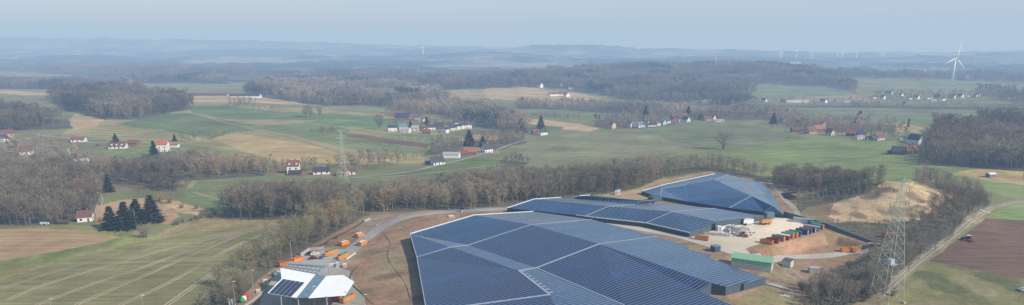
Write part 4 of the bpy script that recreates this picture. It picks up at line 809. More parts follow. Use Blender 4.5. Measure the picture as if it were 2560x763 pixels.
def skipbin(label,px,py,mt,yaw=20):
    r=thing('waste_bin',label,'bin',hit(px,py),yaw); part('body',mt,r,lambda m:m.prism([(-.7,.15),(.7,.15),(1.1,1.1),(-1.1,1.1)],-.7,.7)); part('lid',mt,r,lambda m:m.prism([(-1.1,1.11),(1.1,1.11),(.5,1.4),(-.5,1.4)],-.65,.65)); part('foot',BLK,r,lambda m:[m.box((s*.6,0,.08),(.2,1.5,.16)) for s in (-1,1)])
skipbin('small blue skip bin in front of the maroon car',803,647,BLU)
def igloo(label,px,py,mt,s=1.):
    r=thing('bottle_bank',label,'bottle bank',hit(px,py)); m=MB(); n=14; pr=[(1.0,.1),(1.05,.8),(.95,1.4),(.7,1.8),(.3,2.0)]
    vs=[(a*s*math.cos(6.283*k/n),a*s*math.sin(6.283*k/n),z*s) for a,z in pr for k in range(n)]; m.add(vs,[(i*n+k,i*n+(k+1)%n,(i+1)*n+(k+1)%n,(i+1)*n+k) for i in range(4) for k in range(n)]+[tuple(range(n)),tuple(range(4*n,5*n))]); m.build('body',mt,r,sm=True)
    part('opening',BLK,r,lambda m:m.tube((0,-.86*s,1.45*s),(0,-1.02*s,1.42*s),.16,.16,8)); part('lifting_ring',STEEL,r,lambda m:m.box((0,0,2.08*s),(.3,.06,.2)))
igloo('red bottle bank at the head of the lower left row',614,747,paint('signal_red',(.6,.02,.04)),1.2); igloo('white bottle bank in front of the red one',610,752,WHT,1.1); igloo('green bottle bank in front of the white one',606,756,paint('fresh_green',(.05,.3,.08)),1.1)
def cabinet(label,px,py,mt,d=(1,.7,1.6),yaw=15,name='utility_cabinet',cat='cabinet'):
    r=thing(name,label,cat,hit(px,py),yaw); part('body',mt,r,lambda m:m.box((0,0,d[2]/2),d)); part('roof',mt,r,lambda m:m.box((0,0,d[2]+.05),(d[0]+.14,d[1]+.14,.1))); part('door',GREY,r,lambda m:m.box((0,-d[1]/2-.02,d[2]*.5),(d[0]*.8,.04,d[2]*.8)))
cabinet('white utility cabinet on the station forecourt',844,667,WHT,(1.1,.8,2.2)); cabinet('white round topped cabinet right of the other forecourt cabinet',862,668,WHT,(1.6,1.3,1.7)); cabinet('low grey white box beside the forecourt cabinets',831,666,WHT,(3.4,1.6,1.2)); cabinet('white cabinet on the left edge of the station yard',665,712,WHT,(1.8,1.4,2.4)); cabinet('small white box lower on the left yard edge',646,731,WHT,(1.6,1.2,1.2)); cabinet('white notice board box beside the lowest lamp post',578,762,WHT,(1.6,.5,2.2))
cabinet('small dark box on the outer kerb of the site road',1155,530,BLK,(2.2,1.4,1.6)); cabinet('white crate lying on the soil inside the road bend',1128,543,WHT,(3.,1.6,.9)); cabinet('pair of white tanks on the dry bank by the back hall, left one',1541,487,WHT,(2.2,2.,2.6),0); cabinet('pair of white tanks on the dry bank by the back hall, right one',1547,486,WHT,(2.0,2.,2.9),0)
cabinet('white concrete block in front of the middle hall door',1797,577,WHT,(2.6,2.2,2.6),20,'concrete_block','block'); cabinet('white block at the edge of the rubble heap',1873,564,WHT,(3,1.5,1.4),10,'concrete_block','block')
def lowwall(label,pts,h,mt,w=.5):
    p=[hit(*q) for q in pts]; r=thing('low_wall',label,'wall',p[0]); m=MB(); m2=MB()
    for a,b in zip(p[:-1],p[1:]): m.bar(a-p[0]+[0,0,h/2-.1],b-p[0]+[0,0,h/2-.1],w,h); m2.bar(a-p[0]+[0,0,h-.06],b-p[0]+[0,0,h-.06],w+.12,.1)
    m.build('wall_body',mt,r); m2.build('coping',CON,r)
lowwall('low pale concrete wall behind the parked cars',[(752,641),(773,626),(810,623)],1.4,CON); lowwall('low white kerb wall right of the green covered container',[(866,649),(888,634)],.7,WHT); lowwall('pale concrete edge wall left of the station yard',[(600,775),(634,752),(668,724)],.8,CON); lowwall('concrete blocks lying by the bend of the site road',[(910,555),(925,549)],1.1,CON,1.)
def mast(name,label,px,py,top,cat='lamp post',lamp=True,r0=.11):
    p=hit(px,py); r=thing(name,label,cat,p); k=project(*p); y=p[1]; dz=H-p[2]; 
    hgt=1.
    for _ in range(40):
        q=project(p[0],p[1],p[2]+hgt)
        if q[1]<=top: break
        hgt+=.5
    part('pole',STEEL,r,lambda m:m.tube((0,0,-.3),(0,0,hgt),r0,r0*.6,8)); part('base',CON,r,lambda m:m.tube((0,0,-.2),(0,0,.35),.3,.28,8))
    if lamp: part('lamp_head',WHT,r,lambda m:[m.bar((-.1,0,hgt),(1.1,-.1,hgt+.12),.4,.16)])
    else: part('finial',STEEL,r,lambda m:m.tube((0,0,hgt),(0,0,hgt+.4),.12,.05,6))
mast('lamp_post','lamp post on the left yard edge, nearest the bottle banks',588,763,705); mast('lamp_post','lamp post on the left yard edge, further up by the white cabinet',635,742,677); mast('lamp_post','lamp post right of the station beside the ditch',912,763,739); mast('lamp_post','lamp post in front of the station glass gutter',787,775,718); mast('lamp_post','lamp post standing at the lower edge of the left field',359,775,740); mast('lamp_post','lamp post at the bottom left below the striped field',129,775,747)
mast('mast','tall thin bare mast behind the recycling station','732,656'and 730,656,605,'mast',False,.16); mast('mast','wooden pole in front of the four spruces',340,568,529,'mast',False,.18); mast('mast','small post on the outer side of the site road',1122,526,519,'post',False,.2)
def hut(name,label,px,py,yaw,L,W_,h,hr,wm,rm,dm,cat='hut',flat=False,band=None):
    r=thing(name,label,cat,hit(px,py),yaw); y=W_/2
    if flat: part('wall',wm,r,lambda m:m.box((0,0,h/2-.1),(L,W_,h+.2))); part('roof',rm,r,lambda m:m.box((0,0,h+.13),(L+.3,W_+.3,.22)))
    else:
        part('wall',wm,r,lambda m:m.prism([(-y,-.2),(y,-.2),(y,h),(0,h+hr),(-y,h)],-L/2,L/2,axis='y'))
        def rf(m):
            o=.35
            for s in (-1,1):
                a=[(-L/2-o,s*(y+o),h-hr*o/y+.04),(L/2+o,s*(y+o),h-hr*o/y+.04),(L/2+o,0,h+hr+.04),(-L/2-o,0,h+hr+.04)]; m.add(a+[(p,q,z+.14) for p,q,z in a],[(0,1,2,3),(4,5,6,7),(0,1,5,4),(2,3,7,6),(0,3,7,4),(1,2,6,5)])
        part('roof',rm,r,rf)
    if dm: part('door',dm,r,lambda m:m.box((L/2+.03,0,min(h,2.4)/2),(.06,min(2.2,W_*.5),min(h,2.4))))
    if band: part('upper_cladding',band,r,lambda m:[m.box((0,s*(y+.02),h*.78),(L,.04,h*.42)) for s in (-1,1)]+[m.prism([(-y,h*.57),(y,h*.57),(y,h),(0,h+hr-.05),(-y,h)],L/2+.004,L/2+.04,axis='y')])
    return r
GRR=M('green_sheet_roof',(.25,.47,.28),.5,.08,.4); PGW=M('pale_green_wall',(.50,.54,.43),.7,.08); 
hut('green_shed','large shed with light green roof and green banded walls by the road bend','2'and 1880,668,-27,17.5,9,4.6,1.2,PGW,GRR,None,'shed',band=GRR)
hut('small_hut','small pale green hut right of the large green shed',1969,666,50,4.6,4,3.4,.5,PGW,M('dark_flat_roof',(.10,.10,.10),.8),GREY,flat=True)
hut('small_hut','small concrete hut with white door standing alone on the brown slope',2036,682,-8,5.2,3.4,2.5,.3,CON,CON,WHT,flat=True)
hut('small_hut','dark blue kiosk beside the gravel road above the green shed',1788,628,30,3.8,3.2,2.7,.3,M('kiosk_blue',(.05,.085,.13),.6),M('kiosk_roof',(.16,.22,.27),.5),None,flat=True)
hut('small_hut','teal grey hut at the back corner of the yard beside the back hall',1922,546,10,4.8,4.,3.4,.3,M('teal_grey_sheet',(.11,.19,.22),.6),M('teal_grey_roof',(.15,.24,.27),.5),GREY,flat=True)
# heap and loader
def heap():
    r=thing('rubble_heap','sprawling heap of white and grey building rubble in the yard','rubble heap',hit(1838,577)); rr=random.Random(4)
    for nm,mt,n in (('white_debris',WHT,80),('grey_debris',CON,190),('pinkish_debris',paint('pink_debris',(.55,.40,.36)),70)):
        m=MB()
        for k in range(n):
            x,y=rr.gauss(0,4.2),rr.gauss(0,5); z=max(0,2.3*math.exp(-(x*x/40+y*y/60)))*rr.uniform(.2,1); d=rr.uniform(.3,1.3); m.box((x,y,z+.1),(d*rr.uniform(.6,2),d,rr.uniform(.15,.7)),rr.uniform(0,180))
        tag(m.build(nm,mt,r),kind='stuff')
heap()
def beams():
    r=thing('beam_stack','stack of long grey concrete beams beside the orange container','beam stack',hit(1789,588),-18)
    for k in range(4): part('beam',CON,r,lambda m:m.box((random.uniform(-.5,.5),(k-1.5)*.8,.3+.35*(k%2)),(13,.6,.6)))
    r=thing('beam_stack','long white beams lying on the left flank of the rubble heap','beam stack',hit(1817,571),40)
    for k in range(3): part('beam',WHT,r,lambda m:m.box((random.uniform(-1,1),(k-1)*1.1,.45+.3*k),(14,.6,.6)))
    r=thing('pipe_stack','white pipes dumped on the soil right of the big hall corner','pipe pile',hit(1937,716),-48)
    for k in range(3): part('pipe',WHT,r,lambda m:m.tube((-4+k,(k-1)*.6,.4),(4+k,(k-1)*.6,.35),.25,.25,8))
    r=thing('pipe_stack','short white boards lying lower on the slope right of the big hall','board pile',hit(1962,740),-30)
    for k in range(2): part('board',WHT,r,lambda m:m.box((k*1.5,(k-.5)*1.2,.2),(4,.7,.2)))
beams()
def loader(label,px,py,yaw):
    r=thing('wheel_loader',label,'wheel loader',hit(px,py),yaw); Y_=paint('machine_yellow',(.55,.40,.10))
    part('body',Y_,r,lambda m:[m.box((-1.3,0,1.35),(2.4,1.5,1.0)),m.box((-2.6,0,1.3),(.4,1.7,.8)),m.box((.9,0,1.0),(1.8,1.1,.6))]); part('cab',DGL,r,lambda m:m.box((-.2,0,2.45),(1.5,1.35,1.4),0,.88)); part('cab_roof',WHT,r,lambda m:m.box((-.2,0,3.22),(1.5,1.4,.14)))
    part('boom',Y_,r,lambda m:[m.bar((.8,s*.45,1.5),(2.6,s*.45,2.4),.2,.3) for s in (-1,1)]+[m.bar((2.6,s*.45,2.4),(3.3,s*.45,1.4),.2,.26) for s in (-1,1)]); part('bucket',STEEL,r,lambda m:m.prism([(3.2,.5),(4.4,.45),(4.3,.65),(3.5,1.5),(3.2,1.5)],-1.25,1.25,axis='x'))
    for x in (-1.6,1.3):
        for s in (-1,1):
            w_=part('wheel',BLK,r,lambda m:m.wheel((x,s*.98,.72),.72,.55)); part('rim',Y_,w_,lambda m:m.wheel((x,s*1.27,.72),.36,.04))
loader('yellow white wheel loader working beside the rubble heap',1857,592,150)
def tractor(label,px,py,yaw):
    r=thing('tractor',label,'tractor',hit(px,py),yaw); DK_=paint('dark_green_paint',(.02,.05,.04))
    part('body',DK_,r,lambda m:[m.box((1.3,0,1.35),(2.2,.95,.9)),m.box((-.2,0,1.1),(1.4,.8,.7))]); part('cab',DGL,r,lambda m:m.box((-.5,0,2.2),(1.6,1.5,1.4),0,.92)); part('cab_roof',WHT,r,lambda m:m.box((-.5,0,3.0),(1.8,1.7,.2)))
    for x,rd in ((-.9,.95),(1.8,.65)):
        for s in (-1,1):
            w_=part('wheel',BLK,r,lambda m:m.wheel((x,s*1.05,rd),rd,.5)); part('rim',GREY,w_,lambda m:m.wheel((x,s*1.31,rd),rd*.5,.03))
    part('front_weight',BLK,r,lambda m:m.box((2.7,0,.9),(.5,1.0,.6)))
    d=thing('harrow','red implement drawn behind the tractor on the brown field','implement',hit(px+9,py+3),yaw)
    part('frame',paint('implement_red',(.55,.03,.03)),d,lambda m:[m.box((0,0,.9),(.3,3.4,.25)),m.box((-.9,0,.8),(.25,3.2,.22)),m.bar((0,0,.9),(1.4,0,1.0),.25,.3),m.box((-.4,1.1,1.1),(1.2,.8,.4)),m.box((-.4,-1.1,1.1),(1.2,.8,.4))])
    for k in range(7): part('tine',BLK,d,lambda m:m.bar((-.9+.9*(k%2),-1.5+k*.5,.8),(-1.0+.9*(k%2),-1.5+k*.5,0),.08,.16))
tractor('dark tractor with white cab roof working the brown field',2417,602,160)
def tipper(label,px,py,yaw):
    r=thing('tipper_truck',label,'truck',hit(px,py),yaw)
    part('cab',RED,r,lambda m:m.box((-2.6,0,1.8),(1.7,2.2,2.0),0,.94)); part('windscreen',DGL,r,lambda m:m.box((-3.46,0,2.2),(.04,1.9,.8))); part('bed',paint('truck_orange',(.60,.16,.05)),r,lambda m:[m.box((1.2,s*1.1,1.9),(5.2,.1,1.2)) for s in (-1,1)]+[m.box((1.2,0,1.3),(5.2,2.2,.12)),m.box((3.76,0,1.9),(.08,2.2,1.2)),m.box((-1.4,0,2.0),(.08,2.3,1.4))])
    part('chassis',BLK,r,lambda m:m.box((.3,0,.85),(6.6,.9,.3)))
    for x in (-2.4,1.2,2.6):
        for s in (-1,1): part('wheel',BLK,r,lambda m:m.wheel((x,s*.95,.5),.5,.35))
tipper('orange red tipper truck parked at the foot of the mound',2222,594,-8)
def flatbed(label,px,py,yaw):
    r=thing('flat_trailer',label,'trailer',hit(px,py),yaw); part('bed',GREY,r,lambda m:m.box((0,0,1.05),(7,2.4,.2))); part('headboard',GREY,r,lambda m:m.box((3.4,0,1.6),(.1,2.4,.9))); part('drawbar',BLK,r,lambda m:m.bar((3.5,0,.9),(5.2,0,.7),.16,.16))
    for x in (-2,2):
        for s in (-1,1): part('wheel',BLK,r,lambda m:m.wheel((x,s*.95,.45),.45,.3))
flatbed('grey flat trailer at the lower end of the sheet fence',2189,614,-15)
car('parked_car','grey car cut by the right edge of the picture on the meadow',2557,727,20,paint('silver_paint',(.4,.42,.44),.05))
hut('field_shed','small blue grey shed in the dry meadow on the right',2476,443,15,6,4,2.6,.8,M('blue_grey_boards',(.16,.20,.24),.7),WHT,None,'shed')
def tank(label,px,py,yaw,L=8):
    r=thing('tank',label,'tank',hit(px,py),yaw); part('shell',WHT,r,lambda m:m.tube((-L/2,0,1.),(L/2,0,1.),.7,.7,14),sm=False); part('saddle',CON,r,lambda m:[m.box((s*L*.3,0,.2),(.5,1.8,.7)) for s in (-1,1)])
tank('long white cylindrical tank on the grass at the edge of the left forest',112,562,0,5)
tag(part('timber_stack',M('dark_wood',(.08,.06,.05),.8,.3,2.),None,lambda m:[m.tube(hit(150,560)+[-3,k%5*.5-1,.25+.45*(k//5)],hit(150,560)+[5,k%5*.5-1,.25+.45*(k//5)],.24,.22,7) for k in range(14)]),'dark stack of logs between the white tank and the house','log pile')
# ---------------------------------------------------------------- pylons and turbines
PYS=M('pylon_steel',(.43,.49,.40),.55,.12,.5)
def pylon(name,label,px,py,hgt,base,yaw,arms,cabin=False,th=1.):
    r=thing(name,label,'pylon',hit(px,py),yaw)
    def wd(z): u=z/hgt; return base/2*(1-u)**1.0*(.93)+.45*(1-u)+.18 if u<.6 else (base/2*.4*.93+.18+.18)*(1-u)/.4*.8+.18
    lv=[0]; z=0
    while z<hgt*.96: z+=max(1.5,wd(z)*1.35); lv.append(min(z,hgt*.97))
    sg=[(-1,-1),(1,-1),(1,1),(-1,1)]
    for sx,sy in sg:
        part('leg',PYS,r,lambda m:[m.tube((sx*wd(a),sy*wd(a),a),(sx*wd(b),sy*wd(b),b),.21*th*(1-a/hgt*.5),.21*th*(1-b/hgt*.5),4) for a,b in zip(lv[:-1],lv[1:])]); part('footing',CON,r,lambda m:m.box((sx*wd(0),sy*wd(0),0),(1.2,1.2,.9)))
    for k in range(4):
        s0,s1=sg[k],sg[(k+1)%4]
        def br(m):
            for i,(a,b) in enumerate(zip(lv[:-1],lv[1:])):
                p=lambda s,z:(s[0]*wd(z),s[1]*wd(z),z)
                m.bar(p(s0,a),p(s1,b),.11*th,.09*th); 
                if wd(a)>1.4: m.bar(p(s1,a),p(s0,b),.11*th,.09*th)
                m.bar(p(s0,b),p(s1,b),.10*th,.09*th)
        part('bracing',PYS,r,br)
    for z,L in arms:
        def arm(m):
            w_=wd(z)
            for s in (-1,1):
                for q in (-1,1): m.bar((s*w_,q*w_,z),(s*L,0,z+.15),.14*th,.12*th); m.bar((s*w_,q*wd(z+1.6),z+1.6),(s*L,0,z+.2),.13*th,.11*th)
                for k in range(1,6):
                    u=k/6; x=w_+(L-w_)*u; m.bar((s*x,w_*(1-u),z+.1*u),(s*x,-w_*(1-u),z+.1*u),.09*th,.08*th); m.bar((s*x,0,z+.1),(s*(x-(L-w_)/6),0,z+1.6*(1-u+1/6)),.09*th,.08*th)
        part('crossarm',PYS,r,arm)
        for s in (-1,1):
            for f in (.97,.62): part('insulator',M('brown_insulator',(.10,.06,.045),.3),r,lambda m:m.tube((s*L*f,0,z),(s*L*f,0,z-1.6),.13,.10,6))
    part('peak',PYS,r,lambda m:m.tube((0,0,hgt*.95),(0,0,hgt+.8),.16*th,.05,5))
    if cabin:
        c_=part('cabin',M('pale_blue_sheet',(.50,.56,.64),.5,.06),r,lambda m:m.box((-.2,0,cabin+1.0),(2.0,1.7,2.0))); part('platform',STEEL,r,lambda m:m.box((0,0,cabin-.12),(4.2,3.6,.12)))
    return r
def pyl_h(px,py,top):
    p=hit(px,py); h=5.
    while project(p[0],p[1],p[2]+h)[1]>top: h+=.25
    return h
hh=pyl_h(2218,752,432)
pylon('lattice_pylon','tall green grey lattice pylon with a white cabin on the right',2214,752,hh,8.6,24,[(hh*.775,5.4),(hh*.885,4.4)],cabin=hh*.30,th=.62)
hh=pyl_h(860,482,325)
pylon('lattice_pylon','slender green lattice pylon rising from the trees left of centre',861,482,hh,5.0,35,[(hh*.86,4.2),(hh*.96,2.6)],th=.55)
hh=pyl_h(174,402,372); pylon('lattice_pylon','small pale pylon among the bare trees on the far left',174,402,hh,4,20,[(hh*.6,5)],th=1.6)
TW=M('turbine_white',(.80,.81,.82),.4,.03)
def turbine(label,px,py,hub,yaw,rot,rad=None,Y=None,group=None,th=1.):
    p=hit(px,py) if Y is None else None
    if p is None:
        d=ray(px,py); t=Y/d[1]; p=np.array([d[0]*t,Y,0]); p[2]=float(G(p[0],p[1]))
    h=10.
    while project(p[0],p[1],p[2]+h)[1]>hub: h+=.5
    rad=h*.62 if rad is None else rad*h
    r=thing('wind_turbine',label,'wind turbine',p,yaw,group)
    part('tower',TW,r,lambda m:m.tube((0,0,-4),(0,0,h-1.5),2.3*th,1.35*th,14),sm=True); part('nacelle',TW,r,lambda m:m.prism([(-2,h-1.8),(7,h-1.6),(7,h+1.2),(-2,h+1.9)],-1.8*th,1.8*th,axis='y') if False else m.box((0,1.5,h),(3.6*th,9,3.8*th),0,.95)); part('hub',TW,r,lambda m:m.tube((0,-3,h),(0,-6.4,h),1.9*th,.6*th,12))
    for k in range(3):
        a=R(rot+120*k)
        def bl(m):
            pr=[(0,1.1,1.0),(.08,1.3,.8),(.22,2.1,.5),(.6,1.3,.28),(1,.25,.06)]; vs=[]; ca,sa=math.cos(a),math.sin(a)
            for u,w_,tk in pr:
                for x,y in ((-.35*w_,0),(0,tk),(.65*w_,0),(0,-tk)):
                    q=u*rad; X=x*th*1.25*ca+q*sa; Z=-x*th*1.25*sa+q*ca; vs.append((X,-4.8+y*th,h+Z))
            m.add(vs,[(i*4+j,i*4+(j+1)%4,i*4+4+(j+1)%4,i*4+4+j) for i in range(4) for j in range(4)]+[(0,1,2,3),(16,17,18,19)])
        part('blade',TW,r,bl)
turbine('large white wind turbine with three blades on the right',2380,203,145,20,10,.75,th=1.6)
for lb,px,py,hub,Y,rt in [('pale far turbine in the haze left of centre',1058,142,120,5400,30),('leftmost pale turbine of the hazy row on the right',1950,153,130,4800,0),('second pale turbine of the hazy row, above a white building',1988,158,130,4800,50),('third pale turbine of the hazy row',2027,156,133,4900,20),('faint turbine close left of a taller one in the haze',2091,152,136,6300,80),('fourth clear turbine of the hazy row',2103,152,130,5000,10),('faint turbine between the hazy row and the pair on its right',2138,160,134,5000,70),('left one of the faint turbine pair',2199,154,135,6300,40),('right one of the faint turbine pair',2206,156,135,6200,100)]:
    turbine(lb,px,py,hub,15,rt,.42,Y=Y,th=2.2)
def hillmast():
    d=ray(1789,158); t=2850/d[1]; x,y=d[0]*t,2850; p=np.array([x,y,float(G(x,y))]); h=10.
    while project(x,y,p[2]+h)[1]>137: h+=.5
    r=thing('radio_mast','white radio mast on top of the broad hill wood','mast',p); part('pole',TW,r,lambda m:m.tube((0,0,-1),(0,0,h),1.5,1.1,10)); part('antenna_head',TW,r,lambda m:m.tube((0,0,h*.9),(0,0,h+1),2.4,2.2,10))
hillmast()
# ---------------------------------------------------------------- houses
WW=M('white_render',(.80,.79,.76),.8,.05,.4); CW=M('cream_render',(.66,.58,.42),.8,.06,.4); BW=M('beige_stone_wall',(.44,.38,.29),.85,.12,.6); BR=M('red_brick_wall',(.27,.13,.09),.85,.14,.8); TBW=M('timber_wall',(.15,.09,.06),.8,.2,1.)
RT=M('red_tiles',(.22,.09,.064),.75,.16,.5); RT2=M('orange_tiles',(.31,.135,.09),.75,.16,.5); RB_=M('brown_red_tiles',(.165,.075,.06),.75,.16,.5); GTl=M('dark_grey_tiles',(.055,.058,.068),.6,.14,.5); LGr=M('light_grey_sheet_roof',(.42,.42,.41),.6,.08,.4); BGr=M('blue_grey_roof',(.16,.22,.30),.5,.12,.4); PVR=M('solar_roof_dark',(.045,.065,.11),.25,.15,.5)
WIN=M('window_glass',(.03,.037,.045),.15,.1); 
def house(name,label,px,py,L,W_,he,hr,yaw,wm,rm,win=2,chim=True,cat='house',group=None,ymin=150,clear=1.0,tree_gap=True,dorm=0,rng_w=True):
    if px>1250 and yaw>=55: yaw=-125+yaw if yaw<75 else -50
    p=hit(px,py,ymin); k=F/p[1]; p=hit(px,py+k*(he+hr)*.42,ymin); L*=.88; W_*=.88; he*=.92; hr*=.9; r=thing(name,label,cat,p,yaw,group); y=W_/2; o=.4
    part('wall',wm,r,lambda m:m.prism([(-y,-1.2),(y,-1.2),(y,he),(0,he+hr),(-y,he)],-L/2,L/2,axis='y'))
    def rf(m):
        for s in (-1,1):
            a=[(-L/2-o,s*(y+o),he-hr*o/y+.05),(L/2+o,s*(y+o),he-hr*o/y+.05),(L/2+o,0,he+hr+.05),(-L/2-o,0,he+hr+.05)]; m.add(a+[(q,w_,z+.22) for q,w_,z in a],[(0,1,2,3),(4,5,6,7),(0,1,5,4),(2,3,7,6),(0,3,7,4),(1,2,6,5)])
    rr=part('roof',rm,r,rf)
    if chim: part('chimney',BR if rm in (RT,RT2,RB_) else CON,rr,lambda m:m.box((L*.18,y*.25,he+hr+.25),(.8,.8,2.0)))
    if win and p[1]<1500:
        st=max(1,int(he/2.7)); 
        for f in range(st):
            z=1.5+2.7*f
            for s in (-1,1):
                n=max(1,int(L/3.4)) if p[1]<900 else 2
                for i in range(n):
                    x=-L/2+L*(i+.5)/n
                    if s<0 and f==0 and i==n//2: part('door',TBW,r,lambda m:m.box((x,s*(y+.03),1.05),(1.1,.06,2.1)))
                    else: part('window',WIN,r,lambda m:m.box((x,s*(y+.03),z),(1.25,.06,1.35)))
            for s in (-1,1):
                for i in range(2): part('window',WIN,r,lambda m:m.box((s*(L/2+.03),(i-.5)*W_*.45,z),(.06,1.2,1.3)))
        if hr>2.6:
            for s in (-1,1): part('window',WIN,r,lambda m:m.box((s*(L/2+.03),0,he+hr*.33),(.06,1.3,1.2)))
    for i in range(dorm): 
        x=-L*.3+L*.6*(i/(max(1,dorm-1))); d_=part('dormer',wm,r,lambda m:m.box((x,-y*.62,he+hr*.45),(1.6,y*.6,1.4))); part('dormer_roof',rm,d_,lambda m:m.box((x,-y*.62-.1,he+hr*.45+.78),(1.9,y*.6+.3,.14)))
    CLEAR.append((p[0],p[1],max(L,W_)*.62*clear+2)); 
    if tree_gap:
        d=p[:2]/np.linalg.norm(p[:2])
        for q in (7,13): CLEAR.append((p[0]-d[0]*q,p[1]-d[1]*q,max(L,W_)*.42))
    return r
Hs=house
Hs('house','white house with brown red roof between the forest and the spruces',215,540,9,7,3.4,3.6,20,WW,RB_)
Hs('farmhouse','tall white three storey house with bright red roof',409,366,11,9,7.6,4,8,WW,M('bright_orange_tiles',(.46,.14,.07),.75,.14,.5),chim=True,dorm=0)
Hs('outbuilding','low white outbuilding with flat red roof right of the tall white house',437,364,9,5,2.6,1,0,WW,RT2,win=0,chim=False,cat='outbuilding')
Hs('farmhouse','long red roofed farmhouse with dark veranda and roof windows',296,364,18,9,2.8,3.6,8,WW,RB_,dorm=3)
Hs('barn','red brick barn with orange red roof beside the long farmhouse',336,358,11,8,3.6,3,0,BR,RT,win=0,chim=False,cat='barn')
Hs('house','white bungalow with red hipped roof on the lane at the left',198,349,15,9,3,2.6,10,WW,RT,chim=False)
Hs('house','white gabled house with red roof half hidden in bare trees',68,377,12,7,3.6,4.4,24,WW,RB_,tree_gap=False,clear=.6)
Hs('house','beige house with pale red roof at the far left edge',20,334,13,9,4,4.4,30,BW,RB_,tree_gap=False,clear=.6)
Hs('house','white gabled house cut by the left edge',6,346,9,8,4,4.4,70,WW,GTl,tree_gap=False,clear=.6)
Hs('villa','tall white villa with red roof above the copse',735,418,11,10,7,4.6,10,WW,RT,dorm=2)
Hs('annexe','dark slate roofed annexe in front of the white villa',738,432,11,6,2.2,2,8,TBW,GTl,win=0,chim=False,cat='annexe')
Hs('house','long low house with dark roof and white front right of the villa',804,427,15,8,2.8,3.2,14,WW,GTl)
Hs('house','beige stone house with brown roof behind the slender pylon',858,428,9,9,4.6,4,80,BW,RB_)
Hs('house','small white house right of the beige stone house',880,429,6,5,3,2.4,10,WW,RB_,chim=False)
Hs('house','white gabled house with dark roof beside the country road',1093,402,13,9,3.2,5,35,WW,GTl)
Hs('garage','dark flat shed left of the white gabled house on the road',1073,407,8,6,2.4,.7,20,TBW,GTl,win=0,chim=False,cat='shed')
Hs('barn','long low barn with light grey roof beside the country road',1129,388,18,11,4,1.8,-5,WW,LGr,win=0,chim=False,cat='barn')
Hs('house','brown house with orange red roof on the country road',1174,379,14,11,3.6,4.4,8,BR,RT2)
Hs('house','lower red roofed wing of the brown house on the road',1158,383,10,7,2.8,3,5,BR,RT,win=0,chim=False)
Hs('house','white gabled house with grey roof at the bend of the country road',1217,372,12,9,4.2,5,40,WW,GTl)
vw='white_house'
for lb,px,py,L,W_,he,hr,yw,wm,rm in [
 ('leftmost white house with dark roof of the hillside cluster',981,321,13,10,5.5,3.6,15,WW,GTl),('white house with grey blue solar roof behind the second house',1007,318,12,10,5,4,20,WW,BGr),('broad white house at the field edge, second from the left',1014,326,14,9,4.2,2.6,-12,WW,LGr),('white house with pale roof between two dark conifers',1039,321,12,9,4,3.4,-10,WW,LGr),('beige gabled house behind the dark conifer of the cluster',1057,321,9,9,5,4,60,BW,RB_),('red house with red roof at the front of the white cluster',1066,330,12,9,3.4,3.4,0,BR,RT),('dark roofed house left of the tall grey roof in the cluster',1078,319,12,9,4.5,4,20,WW,GTl),('large dark hipped house in the middle of the cluster',1098,315,15,11,5,5,10,TBW,GTl),('white gabled house below the large dark house',1113,326,10,9,5.5,3,65,WW,GTl),('dark roofed house behind the right row of the cluster',1127,314,12,9,5,4,15,WW,GTl),('beige house at the left end of the stepped white row',1131,321,11,9,5,3,30,CW,GTl),('white stepped terrace house with dark roof, left one',1144,318,11,10,6,2.6,25,WW,GTl),('white stepped terrace house with dark roof, middle one',1156,316,11,10,6,2.6,25,WW,GTl),('white stepped terrace house with brown roof, right one',1169,315,11,10,6,2.8,25,WW,RB_),('small white house with grey roof behind the stepped terrace',1141,308,10,8,5,3.5,20,WW,GTl)]:
    Hs('house',lb,px,py,L,W_,he,hr,yw,wm,rm)
for nm,lb,px,py,L,W_,he,hr,yw,wm,rm in [
 ('shed','small red roofed shed left of the big farm',948,289,11,8,4,2.6,5,BR,RT2),('barn','long red roofed barn at the back of the big farm',993,285,24,12,5,6,5,BR,RT),('barn','big barn with grey solar roof in the farmyard',1007,292,26,15,5,6.5,-5,BR,PVR),('barn','low orange outbuilding right of the big solar barn',1028,297,12,8,2.8,2,0,BR,RT2),('farmhouse','red brown roofed house right of the big farm',1041,294,13,10,5,4.5,10,BW,RB_),('farmhouse','white gabled house at the right end of the big farm',1055,297,11,9,4.5,6,70,WW,RB_),
 ('house','small red roofed house left of the white house with conifers',1337,330,9,8,4,3.4,20,BR,RT),('house','white gabled house with grey roof beside two dark conifers',1356,331,13,9,4.5,4.6,35,WW,GTl)]: Hs(nm,lb,px,py,L,W_,he,hr,yw,wm,rm,cat='house' if 'house' in nm else nm)
